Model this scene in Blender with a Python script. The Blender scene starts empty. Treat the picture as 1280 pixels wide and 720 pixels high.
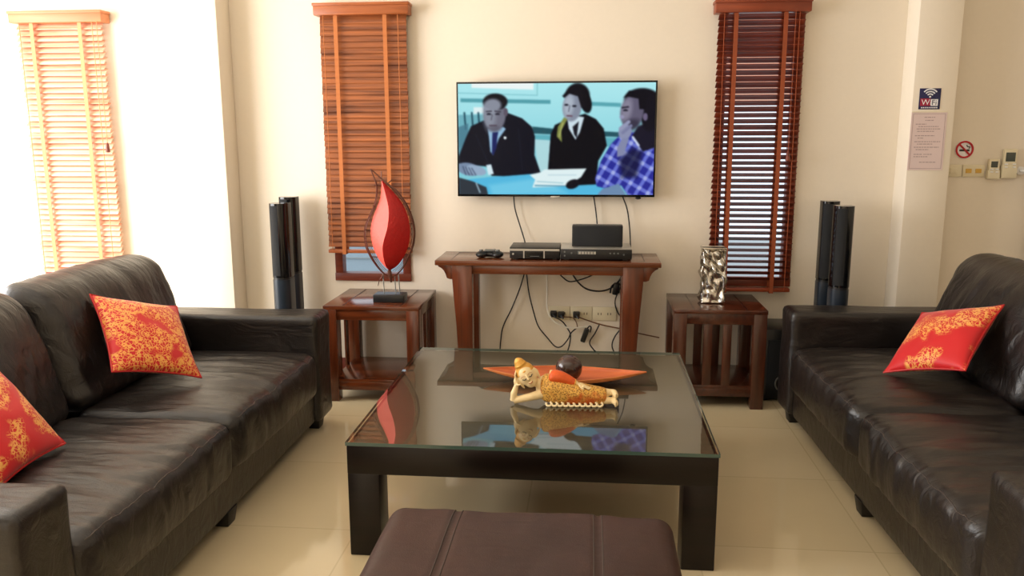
import bpy, bmesh, math, random
import numpy as np
from mathutils import Vector, Matrix, Euler, noise

random.seed(7)
SC = bpy.context.scene
COL = SC.collection
PI = math.pi
SC.view_settings.view_transform = 'Standard'
SC.view_settings.look = 'None'
SC.view_settings.exposure = 0.0


def lin(r, g, b):
    f = lambda c: (c / 255.0) / 12.92 if c <= 10 else (((c / 255.0) + 0.055) / 1.055) ** 2.4
    return (f(r), f(g), f(b), 1.0)


# ------------------------------------------------------------------ materials
def new_mat(name):
    m = bpy.data.materials.new(name)
    m.use_nodes = True
    nt = m.node_tree
    nt.nodes.clear()
    out = nt.nodes.new('ShaderNodeOutputMaterial')
    return m, nt, out


def N(nt, typ, **kw):
    n = nt.nodes.new(typ)
    for k, v in kw.items():
        if k in n.inputs:
            n.inputs[k].default_value = v
        else:
            setattr(n, k, v)
    return n


def plain(name, col, rough=0.5, metal=0.0, spec=0.5, bump=0.0, bscale=60.0, coat=0.0, emit=None, estr=0.0, vary=0.06):
    m, nt, out = new_mat(name)
    b = N(nt, 'ShaderNodeBsdfPrincipled')
    b.inputs['Base Color'].default_value = col
    b.inputs['Roughness'].default_value = rough
    b.inputs['Metallic'].default_value = metal
    b.inputs['Specular IOR Level'].default_value = spec
    b.inputs['Coat Weight'].default_value = coat
    if emit:
        b.inputs['Emission Color'].default_value = emit
        b.inputs['Emission Strength'].default_value = estr
    tc = N(nt, 'ShaderNodeTexCoord')
    nz = N(nt, 'ShaderNodeTexNoise')
    nz.inputs['Scale'].default_value = bscale
    nt.links.new(tc.outputs['Object'], nz.inputs['Vector'])
    if vary > 0:
        hs = N(nt, 'ShaderNodeHueSaturation')
        hs.inputs['Color'].default_value = col
        mr = N(nt, 'ShaderNodeMapRange')
        mr.inputs['To Min'].default_value = 1 - vary
        mr.inputs['To Max'].default_value = 1 + vary
        nt.links.new(nz.outputs['Fac'], mr.inputs['Value'])
        nt.links.new(mr.outputs['Result'], hs.inputs['Value'])
        nt.links.new(hs.outputs['Color'], b.inputs['Base Color'])
    if bump > 0:
        bp = N(nt, 'ShaderNodeBump')
        bp.inputs['Strength'].default_value = bump
        bp.inputs['Distance'].default_value = 0.01
        nt.links.new(nz.outputs['Fac'], bp.inputs['Height'])
        nt.links.new(bp.outputs['Normal'], b.inputs['Normal'])
    nt.links.new(b.outputs['BSDF'], out.inputs['Surface'])
    return m


def wood(name, c1, c2, rough=0.3, axis='x', scale=1.0, spec=0.5, coat=0.0, slat=0.0):
    m, nt, out = new_mat(name)
    b = N(nt, 'ShaderNodeBsdfPrincipled')
    b.inputs['Roughness'].default_value = rough
    b.inputs['Specular IOR Level'].default_value = spec
    b.inputs['Coat Weight'].default_value = coat
    b.inputs['Coat Roughness'].default_value = 0.15
    tc = N(nt, 'ShaderNodeTexCoord')
    mp = N(nt, 'ShaderNodeMapping')
    s = {'x': (1.5, 22, 22), 'y': (22, 1.5, 22), 'z': (22, 22, 1.5)}[axis]
    if slat:
        s = (1.2, 3.0, slat)
    mp.inputs['Scale'].default_value = [v * scale for v in s]
    nt.links.new(tc.outputs['Object'], mp.inputs['Vector'])
    nz = N(nt, 'ShaderNodeTexNoise')
    nz.inputs['Scale'].default_value = 1.6
    nz.inputs['Detail'].default_value = 6
    nz.inputs['Distortion'].default_value = 0.6
    nt.links.new(mp.outputs['Vector'], nz.inputs['Vector'])
    cr = N(nt, 'ShaderNodeValToRGB')
    cr.color_ramp.elements[0].position = 0.32
    cr.color_ramp.elements[0].color = c1
    cr.color_ramp.elements[1].position = 0.68
    cr.color_ramp.elements[1].color = c2
    nt.links.new(nz.outputs['Fac'], cr.inputs['Fac'])
    nt.links.new(cr.outputs['Color'], b.inputs['Base Color'])
    bp = N(nt, 'ShaderNodeBump')
    bp.inputs['Strength'].default_value = 0.05
    bp.inputs['Distance'].default_value = 0.005
    nt.links.new(nz.outputs['Fac'], bp.inputs['Height'])
    nt.links.new(bp.outputs['Normal'], b.inputs['Normal'])
    nt.links.new(b.outputs['BSDF'], out.inputs['Surface'])
    return m


def leather(name, c1, c2, rough=0.36, spec=0.5, folds=0.55):
    m, nt, out = new_mat(name)
    b = N(nt, 'ShaderNodeBsdfPrincipled')
    b.inputs['Specular IOR Level'].default_value = spec
    tc = N(nt, 'ShaderNodeTexCoord')
    nz = N(nt, 'ShaderNodeTexNoise')
    nz.inputs['Scale'].default_value = 4.0
    nz.inputs['Detail'].default_value = 5
    nt.links.new(tc.outputs['Object'], nz.inputs['Vector'])
    cr = N(nt, 'ShaderNodeValToRGB')
    cr.color_ramp.elements[0].position = 0.35
    cr.color_ramp.elements[0].color = c1
    cr.color_ramp.elements[1].position = 0.7
    cr.color_ramp.elements[1].color = c2
    nt.links.new(nz.outputs['Fac'], cr.inputs['Fac'])
    nt.links.new(cr.outputs['Color'], b.inputs['Base Color'])
    mr = N(nt, 'ShaderNodeMapRange')
    mr.inputs['To Min'].default_value = rough - 0.06
    mr.inputs['To Max'].default_value = rough + 0.10
    nt.links.new(nz.outputs['Fac'], mr.inputs['Value'])
    nt.links.new(mr.outputs['Result'], b.inputs['Roughness'])
    vo = N(nt, 'ShaderNodeTexVoronoi')
    vo.inputs['Scale'].default_value = 260
    nt.links.new(tc.outputs['Object'], vo.inputs['Vector'])
    bp = N(nt, 'ShaderNodeBump')
    bp.inputs['Strength'].default_value = 0.12
    bp.inputs['Distance'].default_value = 0.002
    nt.links.new(vo.outputs['Distance'], bp.inputs['Height'])
    nz2 = N(nt, 'ShaderNodeTexNoise')
    nz2.inputs['Scale'].default_value = 1.0
    nz2.inputs['Detail'].default_value = 4
    nz2.inputs['Distortion'].default_value = 1.2
    mp2 = N(nt, 'ShaderNodeMapping')
    mp2.inputs['Scale'].default_value = (5, 19, 12)
    mp2.inputs['Rotation'].default_value = (0, 0, 0.25)
    nt.links.new(tc.outputs['Object'], mp2.inputs['Vector'])
    nt.links.new(mp2.outputs['Vector'], nz2.inputs['Vector'])
    bp2 = N(nt, 'ShaderNodeBump')
    bp2.inputs['Strength'].default_value = folds
    bp2.inputs['Distance'].default_value = 0.012
    nt.links.new(nz2.outputs['Fac'], bp2.inputs['Height'])
    nt.links.new(bp.outputs['Normal'], bp2.inputs['Normal'])
    nt.links.new(bp2.outputs['Normal'], b.inputs['Normal'])
    nt.links.new(b.outputs['BSDF'], out.inputs['Surface'])
    return m


def wall_paint(name, col):
    return plain(name, col, rough=0.6, spec=0.25, bump=0.05, bscale=45, vary=0.015)


def floor_tiles(name):
    m, nt, out = new_mat(name)
    b = N(nt, 'ShaderNodeBsdfPrincipled')
    b.inputs['Roughness'].default_value = 0.07
    b.inputs['Specular IOR Level'].default_value = 0.5
    tc = N(nt, 'ShaderNodeTexCoord')
    mp = N(nt, 'ShaderNodeMapping')
    mp.inputs['Location'].default_value = (0.22, 0.31, 0)
    nt.links.new(tc.outputs['Object'], mp.inputs['Vector'])
    br = N(nt, 'ShaderNodeTexBrick')
    br.offset = 0.0
    br.inputs['Color1'].default_value = lin(226, 208, 172)
    br.inputs['Color2'].default_value = lin(221, 202, 164)
    br.inputs['Mortar'].default_value = lin(208, 189, 152)
    br.inputs['Scale'].default_value = 1.0
    br.inputs['Brick Width'].default_value = 0.6
    br.inputs['Row Height'].default_value = 0.6
    br.inputs['Mortar Size'].default_value = 0.003
    nt.links.new(mp.outputs['Vector'], br.inputs['Vector'])
    nz = N(nt, 'ShaderNodeTexNoise')
    nz.inputs['Scale'].default_value = 3
    nz.inputs['Detail'].default_value = 6
    nt.links.new(tc.outputs['Object'], nz.inputs['Vector'])
    mx = N(nt, 'ShaderNodeMixRGB', blend_type='MULTIPLY')
    mx.inputs['Fac'].default_value = 0.12
    nt.links.new(br.outputs['Color'], mx.inputs['Color1'])
    nt.links.new(nz.outputs['Fac'], mx.inputs['Color2'])
    nt.links.new(mx.outputs['Color'], b.inputs['Base Color'])
    nt.links.new(b.outputs['BSDF'], out.inputs['Surface'])
    return m


def glass_sheet(name, tint=(0.86, 0.95, 0.92, 1), ior=1.55, rough=0.0):
    m, nt, out = new_mat(name)
    tr = N(nt, 'ShaderNodeBsdfTransparent')
    tr.inputs['Color'].default_value = tint
    gl = N(nt, 'ShaderNodeBsdfGlossy')
    gl.inputs['Roughness'].default_value = rough
    fr = N(nt, 'ShaderNodeFresnel')
    fr.inputs['IOR'].default_value = ior
    mx = N(nt, 'ShaderNodeMixShader')
    ge = N(nt, 'ShaderNodeNewGeometry')
    inv = N(nt, 'ShaderNodeMath', operation='SUBTRACT')
    inv.inputs[0].default_value = 1.0
    nt.links.new(ge.outputs['Backfacing'], inv.inputs[1])
    mu = N(nt, 'ShaderNodeMath', operation='MULTIPLY')
    nt.links.new(fr.outputs['Fac'], mu.inputs[0])
    nt.links.new(inv.outputs['Value'], mu.inputs[1])
    nt.links.new(mu.outputs['Value'], mx.inputs['Fac'])
    nt.links.new(tr.outputs['BSDF'], mx.inputs[1])
    nt.links.new(gl.outputs['BSDF'], mx.inputs[2])
    nt.links.new(mx.outputs['Shader'], out.inputs['Surface'])
    return m


def brocade(name, seed, lo=0.43):
    m, nt, out = new_mat(name)
    b = N(nt, 'ShaderNodeBsdfPrincipled')
    b.inputs['Roughness'].default_value = 0.5
    b.inputs['Sheen Weight'].default_value = 0.2
    tc = N(nt, 'ShaderNodeTexCoord')
    mp = N(nt, 'ShaderNodeMapping')
    mp.inputs['Location'].default_value = (seed * 1.7, seed * 0.9, 0)
    mp.inputs['Scale'].default_value = (1, 1, 0.02)
    nt.links.new(tc.outputs['Object'], mp.inputs['Vector'])
    nzd = N(nt, 'ShaderNodeTexNoise')
    nzd.inputs['Scale'].default_value = 25
    nt.links.new(mp.outputs['Vector'], nzd.inputs['Vector'])
    add = N(nt, 'ShaderNodeMixRGB', blend_type='ADD')
    add.inputs['Fac'].default_value = 0.03
    nt.links.new(mp.outputs['Vector'], add.inputs['Color1'])
    nt.links.new(nzd.outputs['Color'], add.inputs['Color2'])
    # flower heads: rings round the cell centres
    vo = N(nt, 'ShaderNodeTexVoronoi', feature='F1')
    vo.inputs['Scale'].default_value = 50
    nt.links.new(add.outputs['Color'], vo.inputs['Vector'])
    ring = N(nt, 'ShaderNodeValToRGB')
    e = ring.color_ramp.elements
    e[0].position = 0.0; e[0].color = (0, 0, 0, 1)
    e[1].position = 0.14; e[1].color = (0, 0, 0, 1)
    for p, v in ((0.2, 1), (0.36, 1), (0.44, 0)):
        q = e.new(p); q.color = (v, v, v, 1)
    nt.links.new(vo.outputs['Distance'], ring.inputs['Fac'])
    # stems and leaves: thin lines
    vo2 = N(nt, 'ShaderNodeTexVoronoi', feature='DISTANCE_TO_EDGE')
    vo2.inputs['Scale'].default_value = 85
    nt.links.new(add.outputs['Color'], vo2.inputs['Vector'])
    ln = N(nt, 'ShaderNodeMath', operation='LESS_THAN')
    ln.inputs[1].default_value = 0.075
    nt.links.new(vo2.outputs['Distance'], ln.inputs[0])
    mx = N(nt, 'ShaderNodeMath', operation='MAXIMUM')
    nt.links.new(ring.outputs['Color'], mx.inputs[0])
    nt.links.new(ln.outputs['Value'], mx.inputs[1])
    big = N(nt, 'ShaderNodeTexNoise')
    big.inputs['Scale'].default_value = 8.0
    big.inputs['Detail'].default_value = 2
    nt.links.new(mp.outputs['Vector'], big.inputs['Vector'])
    msk = N(nt, 'ShaderNodeValToRGB')
    msk.color_ramp.elements[0].position = lo
    msk.color_ramp.elements[1].position = lo + 0.06
    nt.links.new(big.outputs['Fac'], msk.inputs['Fac'])
    mul = N(nt, 'ShaderNodeMath', operation='MULTIPLY')
    nt.links.new(mx.outputs['Value'], mul.inputs[0])
    nt.links.new(msk.outputs['Color'], mul.inputs[1])
    gold = N(nt, 'ShaderNodeMixRGB')
    gold.inputs['Color1'].default_value = lin(240, 150, 20)
    gold.inputs['Color2'].default_value = lin(250, 190, 110)
    nt.links.new(big.outputs['Fac'], gold.inputs['Fac'])
    c = N(nt, 'ShaderNodeMixRGB')
    c.inputs['Color1'].default_value = lin(212, 14, 22)
    nt.links.new(mul.outputs['Value'], c.inputs['Fac'])
    nt.links.new(gold.outputs['Color'], c.inputs['Color2'])
    nt.links.new(c.outputs['Color'], b.inputs['Base Color'])
    bp = N(nt, 'ShaderNodeBump')
    bp.inputs['Strength'].default_value = 0.25
    bp.inputs['Distance'].default_value = 0.003
    nt.links.new(mul.outputs['Value'], bp.inputs['Height'])
    nt.links.new(bp.outputs['Normal'], b.inputs['Normal'])
    nt.links.new(b.outputs['BSDF'], out.inputs['Surface'])
    return m


def hammered(name):
    m, nt, out = new_mat(name)
    b = N(nt, 'ShaderNodeBsdfPrincipled')
    b.inputs['Base Color'].default_value = lin(200, 197, 190)
    b.inputs['Metallic'].default_value = 1.0
    b.inputs['Roughness'].default_value = 0.2
    nt.links.new(b.outputs['BSDF'], out.inputs['Surface'])
    return m


def gold_scales(name):
    m, nt, out = new_mat(name)
    b = N(nt, 'ShaderNodeBsdfPrincipled')
    b.inputs['Roughness'].default_value = 0.4
    b.inputs['Metallic'].default_value = 0.25
    tc = N(nt, 'ShaderNodeTexCoord')
    vo = N(nt, 'ShaderNodeTexVoronoi')
    vo.inputs['Scale'].default_value = 165
    nt.links.new(tc.outputs['Object'], vo.inputs['Vector'])
    cr = N(nt, 'ShaderNodeValToRGB')
    cr.color_ramp.elements[0].position = 0.1
    cr.color_ramp.elements[0].color = lin(116, 62, 18)
    cr.color_ramp.elements[1].position = 0.6
    cr.color_ramp.elements[1].color = lin(232, 178, 84)
    nt.links.new(vo.outputs['Distance'], cr.inputs['Fac'])
    nz = N(nt, 'ShaderNodeTexNoise')
    nz.inputs['Scale'].default_value = 16
    nt.links.new(tc.outputs['Object'], nz.inputs['Vector'])
    k = N(nt, 'ShaderNodeValToRGB')
    k.color_ramp.elements[0].position = 0.5; k.color_ramp.elements[0].color = (0, 0, 0, 1)
    k.color_ramp.elements[1].position = 0.66; k.color_ramp.elements[1].color = (1, 1, 1, 1)
    nt.links.new(nz.outputs['Fac'], k.inputs['Fac'])
    mm = N(nt, 'ShaderNodeMixRGB')
    mm.inputs['Color2'].default_value = lin(205, 96, 30)
    nt.links.new(k.outputs['Color'], mm.inputs['Fac'])
    nt.links.new(cr.outputs['Color'], mm.inputs['Color1'])
    nt.links.new(mm.outputs['Color'], b.inputs['Base Color'])
    bp = N(nt, 'ShaderNodeBump')
    bp.inputs['Strength'].default_value = 0.6
    bp.inputs['Distance'].default_value = 0.003
    nt.links.new(vo.outputs['Distance'], bp.inputs['Height'])
    nt.links.new(bp.outputs['Normal'], b.inputs['Normal'])
    nt.links.new(b.outputs['BSDF'], out.inputs['Surface'])
    return m


def screen_mat(name, strength):
    m, nt, out = new_mat(name)
    at = N(nt, 'ShaderNodeVertexColor')
    at.layer_name = 'picture'
    em = N(nt, 'ShaderNodeEmission')
    em.inputs['Strength'].default_value = strength
    gl = N(nt, 'ShaderNodeBsdfGlossy')
    gl.inputs['Roughness'].default_value = 0.15
    gl.inputs['Color'].default_value = (0.006, 0.006, 0.006, 1)
    ad = N(nt, 'ShaderNodeAddShader')
    nt.links.new(at.outputs['Color'], em.inputs['Color'])
    nt.links.new(em.outputs['Emission'], ad.inputs[0])
    nt.links.new(gl.outputs['BSDF'], ad.inputs[1])
    nt.links.new(ad.outputs['Shader'], out.inputs['Surface'])
    return m


WALL = lin(240, 228, 209)
M = {}
M['wall'] = wall_paint('cream wall paint', WALL)
M['ceil'] = wall_paint('white ceiling paint', lin(244, 240, 232))
M['floor'] = floor_tiles('polished cream tiles')
M['base'] = wood('red brown skirting wood', lin(92, 34, 20), lin(124, 50, 30), 0.35)
M['leather'] = leather('dark brown leather', lin(17, 12, 11), lin(30, 22, 19), 0.36, 0.62)
M['leather_ott'] = leather('brown leather', lin(56, 36, 31), lin(68, 45, 39), 0.45, 0.3, 0.18)
M['thread'] = plain('pale seam thread', lin(62, 51, 45), 0.6, vary=0)
M['darkfoot'] = plain('black wooden foot', lin(18, 14, 12), 0.5)
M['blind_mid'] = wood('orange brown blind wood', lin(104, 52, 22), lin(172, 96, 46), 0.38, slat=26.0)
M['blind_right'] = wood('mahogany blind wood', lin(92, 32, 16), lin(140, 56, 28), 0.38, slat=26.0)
M['blind_left'] = wood('blind wood with painted glare', lin(224, 154, 118), lin(246, 204, 174), 0.4, slat=26.0)  # left blind wood, rail and tape: lightened copies, strong daylight painted in
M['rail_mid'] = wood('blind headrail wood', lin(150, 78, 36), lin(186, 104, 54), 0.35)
M['rail_left'] = wood('headrail wood with painted glare', lin(190, 118, 76), lin(208, 134, 90), 0.45)
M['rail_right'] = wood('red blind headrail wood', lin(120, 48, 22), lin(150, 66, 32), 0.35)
M['tape_left'] = plain('ladder tape with painted glare', lin(214, 150, 104), 0.8, bump=0.2, bscale=300)
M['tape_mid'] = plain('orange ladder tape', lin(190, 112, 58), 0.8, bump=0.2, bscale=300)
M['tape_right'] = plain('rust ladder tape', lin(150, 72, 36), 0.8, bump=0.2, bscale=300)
M['winframe'] = wood('window frame wood', lin(96, 38, 22), lin(130, 58, 34), 0.4)
M['pane'] = glass_sheet('window glass', (0.95, 0.98, 1, 1), 1.45)
M['side'] = wood('red brown side table wood', lin(74, 32, 14), lin(112, 53, 24), 0.2, axis='x', coat=0.35)
M['side_leg'] = wood('red brown side table leg wood', lin(70, 30, 13), lin(106, 48, 21), 0.24, axis='z', coat=0.3)
M['sideR'] = wood('dark brown side table wood', lin(58, 27, 16), lin(84, 41, 24), 0.22, axis='y', coat=0.35)
M['sideR_leg'] = wood('dark brown side table leg wood', lin(58, 27, 14), lin(82, 38, 20), 0.26, axis='z', coat=0.3)
M['cons'] = wood('console table wood', lin(84, 41, 19), lin(118, 61, 30), 0.22, axis='x', coat=0.35)
M['cons_leg'] = wood('console table leg wood', lin(78, 35, 16), lin(108, 51, 25), 0.26, axis='z', coat=0.3)
M['inlay'] = plain('dark inlay line', lin(44, 20, 10), 0.4)
M['coffee'] = wood('black brown coffee table wood', lin(16, 10, 8), lin(25, 16, 13), 0.3, axis='x', spec=0.3)
M['coffee_top'] = wood('dark table panel under the glass', lin(84, 71, 56), lin(92, 79, 63), 0.35, axis='x')
M['glass'] = glass_sheet('table glass', (0.92, 0.94, 0.91, 1), 2.1)
M['glass_edge'] = plain('green glass edge', lin(70, 92, 84), 0.1, spec=0.6, vary=0)
M['black'] = plain('black plastic', lin(20, 20, 21), 0.35, bump=0.03, bscale=200)
M['gloss_black'] = plain('glossy black plastic', lin(12, 12, 13), 0.1, vary=0)
M['cloth_black'] = plain('black speaker cloth', lin(24, 25, 27), 0.8, bump=0.4, bscale=900)
M['blueblack'] = plain('dark blue grey plastic', lin(34, 42, 52), 0.3)
M['silver'] = plain('silver plastic', lin(188, 184, 176), 0.3, metal=0.6)
M['steel'] = plain('grey steel', lin(120, 118, 112), 0.3, metal=0.9)
M['greyplastic'] = plain('grey plastic', lin(96, 98, 96), 0.35)
M['cable'] = plain('black cable rubber', lin(24, 22, 22), 0.5, vary=0)
M['cable_white'] = plain('white cable rubber', lin(236, 230, 216), 0.5, vary=0)
M['cable_brown'] = plain('brown cable rubber', lin(116, 78, 50), 0.5, vary=0)
M['plate'] = plain('ivory plastic', lin(232, 220, 188), 0.35, vary=0)
M['plate_dark'] = plain('socket hole', lin(90, 76, 54), 0.5, vary=0)
M['gold_switch'] = plain('amber switch', lin(214, 170, 70), 0.3, vary=0)
M['white'] = plain('white plastic', lin(246, 244, 240), 0.3, vary=0)
M['lcd'] = plain('grey green display', lin(64, 70, 62), 0.2, vary=0)
M['red_lit'] = plain('red paper lit side', lin(250, 92, 78), 0.55, bump=0.25, bscale=70, vary=0.1)  # lit copy of the lamp's red paper, light from the left painted in
M['red_shaded'] = plain('red paper shaded side', lin(176, 13, 9), 0.5, bump=0.25, bscale=70, vary=0.12)  # shaded copy of the same red paper, for the side turned away
M['wire'] = plain('bronze wire', lin(96, 54, 38), 0.4, metal=0.4)
M['hammer'] = hammered('hammered silver')
M['canoe'] = wood('orange wood', lin(208, 112, 52), lin(236, 146, 80), 0.35, axis='x', coat=0.2)
M['canoe_in'] = wood('hollow of the orange wood', lin(186, 88, 42), lin(214, 112, 58), 0.4, axis='x')
M['ball'] = wood('dark polished wood', lin(44, 24, 20), lin(74, 44, 34), 0.22, axis='x', coat=0.4)
M['skin_ivory'] = plain('ivory painted wood', lin(240, 212, 158), 0.42, vary=0.05)
M['robe'] = gold_scales('gold scaled robe')
M['orange_cloth'] = plain('orange painted cloth', lin(224, 92, 28), 0.45, bump=0.15, bscale=120, vary=0.15)
M['gold_hair'] = plain('gold painted hair', lin(226, 166, 70), 0.4, metal=0.2, bump=0.3, bscale=180, vary=0.12)
M['ink'] = plain('black paint', lin(24, 16, 12), 0.5, vary=0)
M['lips'] = plain('brown red paint', lin(176, 84, 50), 0.5, vary=0)
M['ruffle'] = plain('pale painted ruffle', lin(244, 224, 178), 0.45, vary=0.05)
M['navy'] = plain('navy print', lin(26, 26, 78), 0.5, vary=0)
M['pinkred'] = plain('red print', lin(160, 28, 62), 0.5, vary=0)
M['print_white'] = plain('white print', lin(240, 238, 240), 0.5, vary=0)
M['paper'] = plain('pale pink paper', lin(226, 204, 200), 0.7, vary=0.01)
M['paper_grey'] = plain('grey print', lin(176, 152, 150), 0.7, vary=0)
M['red_print'] = plain('sign red', lin(196, 22, 32), 0.5, vary=0)
M['sky_blocker'] = plain('pinkish sky blocker', lin(236, 176, 150), 0.8)  # pinkish so the gaps in the right blind look warm
M['outside'] = plain('pale concrete', lin(170, 172, 172), 0.8)
M['outwall'] = plain('pale blue grey wall', lin(176, 190, 200), 0.8)
M['screen'] = screen_mat('tv picture', 1.0)
M['brocade_a'] = brocade('red and gold brocade', 0.3, 0.36)
M['brocade_b'] = brocade('red and gold brocade with plain patches', 1.2, 0.46)
M['brocade_c'] = brocade('red and gold brocade with flowers', 2.4, 0.48)
M['brocade_piping'] = plain('red piping', lin(190, 30, 30), 0.5, vary=0.1)


# ------------------------------------------------------------------ mesh helpers
class MB:
    """Collects shapes into one mesh."""

    def __init__(self):
        self.bm = bmesh.new()
        self.mats = []

    def _mi(self, mat):
        if mat is None:
            return 0
        if mat not in self.mats:
            self.mats.append(mat)
        return self.mats.index(mat)

    def add(self, bm2, mat=None, mtx=None):
        mi = self._mi(mat)
        if mtx is not None:
            bmesh.ops.transform(bm2, matrix=mtx, verts=bm2.verts)
        vm = {}
        for v in bm2.verts:
            vm[v] = self.bm.verts.new(v.co)
        for f in bm2.faces:
            try:
                nf = self.bm.faces.new([vm[v] for v in f.verts])
                nf.material_index = mi
            except ValueError:
                pass
        bm2.free()
        return self

    def box(self, x0, x1, y0, y1, z0, z1, bev=0.0, seg=2, mat=None, mtx=None):
        b = bmesh.new()
        bmesh.ops.create_cube(b, size=1.0)
        bmesh.ops.scale(b, vec=(x1 - x0, y1 - y0, z1 - z0), verts=b.verts)
        bmesh.ops.translate(b, vec=((x0 + x1) / 2, (y0 + y1) / 2, (z0 + z1) / 2), verts=b.verts)
        if bev > 0:
            bmesh.ops.bevel(b, geom=list(b.edges), offset=bev, segments=seg, profile=0.5, affect='EDGES')
        return self.add(b, mat, mtx)

    def hexa(self, c8, mat=None, bev=0.0, seg=2):
        """eight corners: bottom ring of four then top ring of four (ccw)"""
        b = bmesh.new()
        v = [b.verts.new(c) for c in c8]
        for q in ((3, 2, 1, 0), (4, 5, 6, 7), (0, 1, 5, 4), (1, 2, 6, 5), (2, 3, 7, 6), (3, 0, 4, 7)):
            b.faces.new([v[i] for i in q])
        if bev > 0:
            bmesh.ops.bevel(b, geom=list(b.edges), offset=bev, segments=seg, profile=0.5, affect='EDGES')
        return self.add(b, mat)

    def tube(self, pts, r, n=8, mat=None, closed=False, flat=1.0):
        pts = [Vector(p) for p in pts]
        m = len(pts)
        rr = r if isinstance(r, (list, tuple)) else [r] * m
        b = bmesh.new()
        rings = []
        up = Vector((0.13, 0.31, 0.94)).normalized()
        prev = None
        for i, p in enumerate(pts):
            if closed:
                t = (pts[(i + 1) % m] - pts[(i - 1) % m])
            else:
                t = pts[min(i + 1, m - 1)] - pts[max(i - 1, 0)]
            t = t.normalized() if t.length > 1e-9 else Vector((0, 0, 1))
            if prev is None:
                a = t.cross(up)
                if a.length < 1e-4:
                    a = t.cross(Vector((1, 0, 0)))
            else:
                a = prev - t * prev.dot(t)
            a.normalize()
            prev = a
            c = t.cross(a)
            rings.append([b.verts.new(p + (a * math.cos(2 * PI * k / n) + c * math.sin(2 * PI * k / n) * flat) * rr[i]) for k in range(n)])
        for i in range(m if closed else m - 1):
            r0, r1 = rings[i], rings[(i + 1) % m]
            for k in range(n):
                b.faces.new((r0[k], r0[(k + 1) % n], r1[(k + 1) % n], r1[k]))
        if not closed:
            b.faces.new(list(reversed(rings[0])))
            b.faces.new(rings[-1])
        bmesh.ops.recalc_face_normals(b, faces=b.faces)
        return self.add(b, mat)

    def cyl(self, p0, p1, r0, r1=None, n=20, mat=None):
        return self.tube([p0, p1], [r0, r0 if r1 is None else r1], n, mat)

    def ellipsoid(self, c, r, mat=None, rot=None, nu=20, nv=14):
        b = bmesh.new()
        bmesh.ops.create_uvsphere(b, u_segments=nu, v_segments=nv, radius=1.0)
        mt = Matrix.Translation(c) @ (rot.to_matrix().to_4x4() if rot else Matrix()) @ Matrix.Diagonal((r[0], r[1], r[2], 1))
        return self.add(b, mat, mt)

    def prism(self, pts, axis, a0, a1, mat=None, bev=0.0):
        """polygon pts (u,v) extruded along an axis from a0 to a1"""
        def P(u, v, a):
            return {'x': (a, u, v), 'y': (u, a, v), 'z': (u, v, a)}[axis]
        b = bmesh.new()
        A = [b.verts.new(P(u, v, a0)) for u, v in pts]
        B = [b.verts.new(P(u, v, a1)) for u, v in pts]
        n = len(pts)
        b.faces.new(A)
        b.faces.new(list(reversed(B)))
        for i in range(n):
            b.faces.new((A[(i + 1) % n], A[i], B[i], B[(i + 1) % n]))
        bmesh.ops.recalc_face_normals(b, faces=b.faces)
        if bev > 0:
            bmesh.ops.bevel(b, geom=list(b.edges), offset=bev, segments=2, profile=0.5, affect='EDGES')
        return self.add(b, mat)

    def quad(self, a, b_, c, d, mat=None):
        b = bmesh.new()
        b.faces.new([b.verts.new(p) for p in (a, b_, c, d)])
        return self.add(b, mat)

    def loft(self, rings, mat=None, cap=True, closed=True):
        b = bmesh.new()
        R = [[b.verts.new(p) for p in r] for r in rings]
        n = len(rings[0])
        for i in range(len(R) - 1):
            for k in range(n if closed else n - 1):
                b.faces.new((R[i][k], R[i][(k + 1) % n], R[i + 1][(k + 1) % n], R[i + 1][k]))
        if cap and closed:
            b.faces.new(list(reversed(R[0])))
            b.faces.new(R[-1])
        bmesh.ops.recalc_face_normals(b, faces=b.faces)
        return self.add(b, mat)

    def text(self, s, size, origin, normal_axis='y', mat=None, bold=0.0, squash=1.0):
        """lettering on a wall that faces -y, lower left corner at origin"""
        cu = bpy.data.curves.new('lettering', 'FONT')
        cu.body = s
        cu.size = size
        cu.offset = bold
        o = bpy.data.objects.new('lettering', cu)
        COL.objects.link(o)
        bpy.context.view_layer.update()
        dg = bpy.context.evaluated_depsgraph_get()
        me = bpy.data.meshes.new_from_object(o.evaluated_get(dg))
        b = bmesh.new()
        b.from_mesh(me)
        bpy.data.objects.remove(o)
        bpy.data.meshes.remove(me)
        bpy.data.curves.remove(cu)
        mt = Matrix.Translation(origin) @ Matrix.Rotation(PI / 2, 4, 'X') @ Matrix.Diagonal((squash, 1, 1, 1))
        return self.add(b, mat, mt)

    def build(self, name, mat=None, parent=None, origin=None, angle=40):
        me = bpy.data.meshes.new(name)
        off = Vector((0, 0, 0))
        q = parent
        while q is not None:
            off += q.location
            q = q.parent
        if parent is None and origin is not None:
            off = Vector(origin)
        bmesh.ops.translate(self.bm, vec=-off, verts=self.bm.verts)
        self.bm.to_mesh(me)
        self.bm.free()
        if mat is not None and not self.mats:
            me.materials.append(mat)
        for m_ in self.mats:
            me.materials.append(m_)
        for p in me.polygons:
            p.use_smooth = True
        me.set_sharp_from_angle(angle=math.radians(angle))
        o = bpy.data.objects.new(name, me)
        COL.objects.link(o)
        if parent is not None:
            o.parent = parent
        elif origin is not None:
            o.location = off
        return o


def tag(o, label=None, cat=None, group=None, kind=None):
    if label: o['label'] = label
    if cat: o['category'] = cat
    if group: o['group'] = group
    if kind: o['kind'] = kind
    return o


def empty(name, loc, label=None, cat=None, group=None):
    o = bpy.data.objects.new(name, None)
    o.empty_display_size = 0.1
    COL.objects.link(o)
    o.location = loc
    return tag(o, label, cat, group)


def kids(o):
    return [c for c in bpy.data.objects if c.parent == o]


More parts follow.
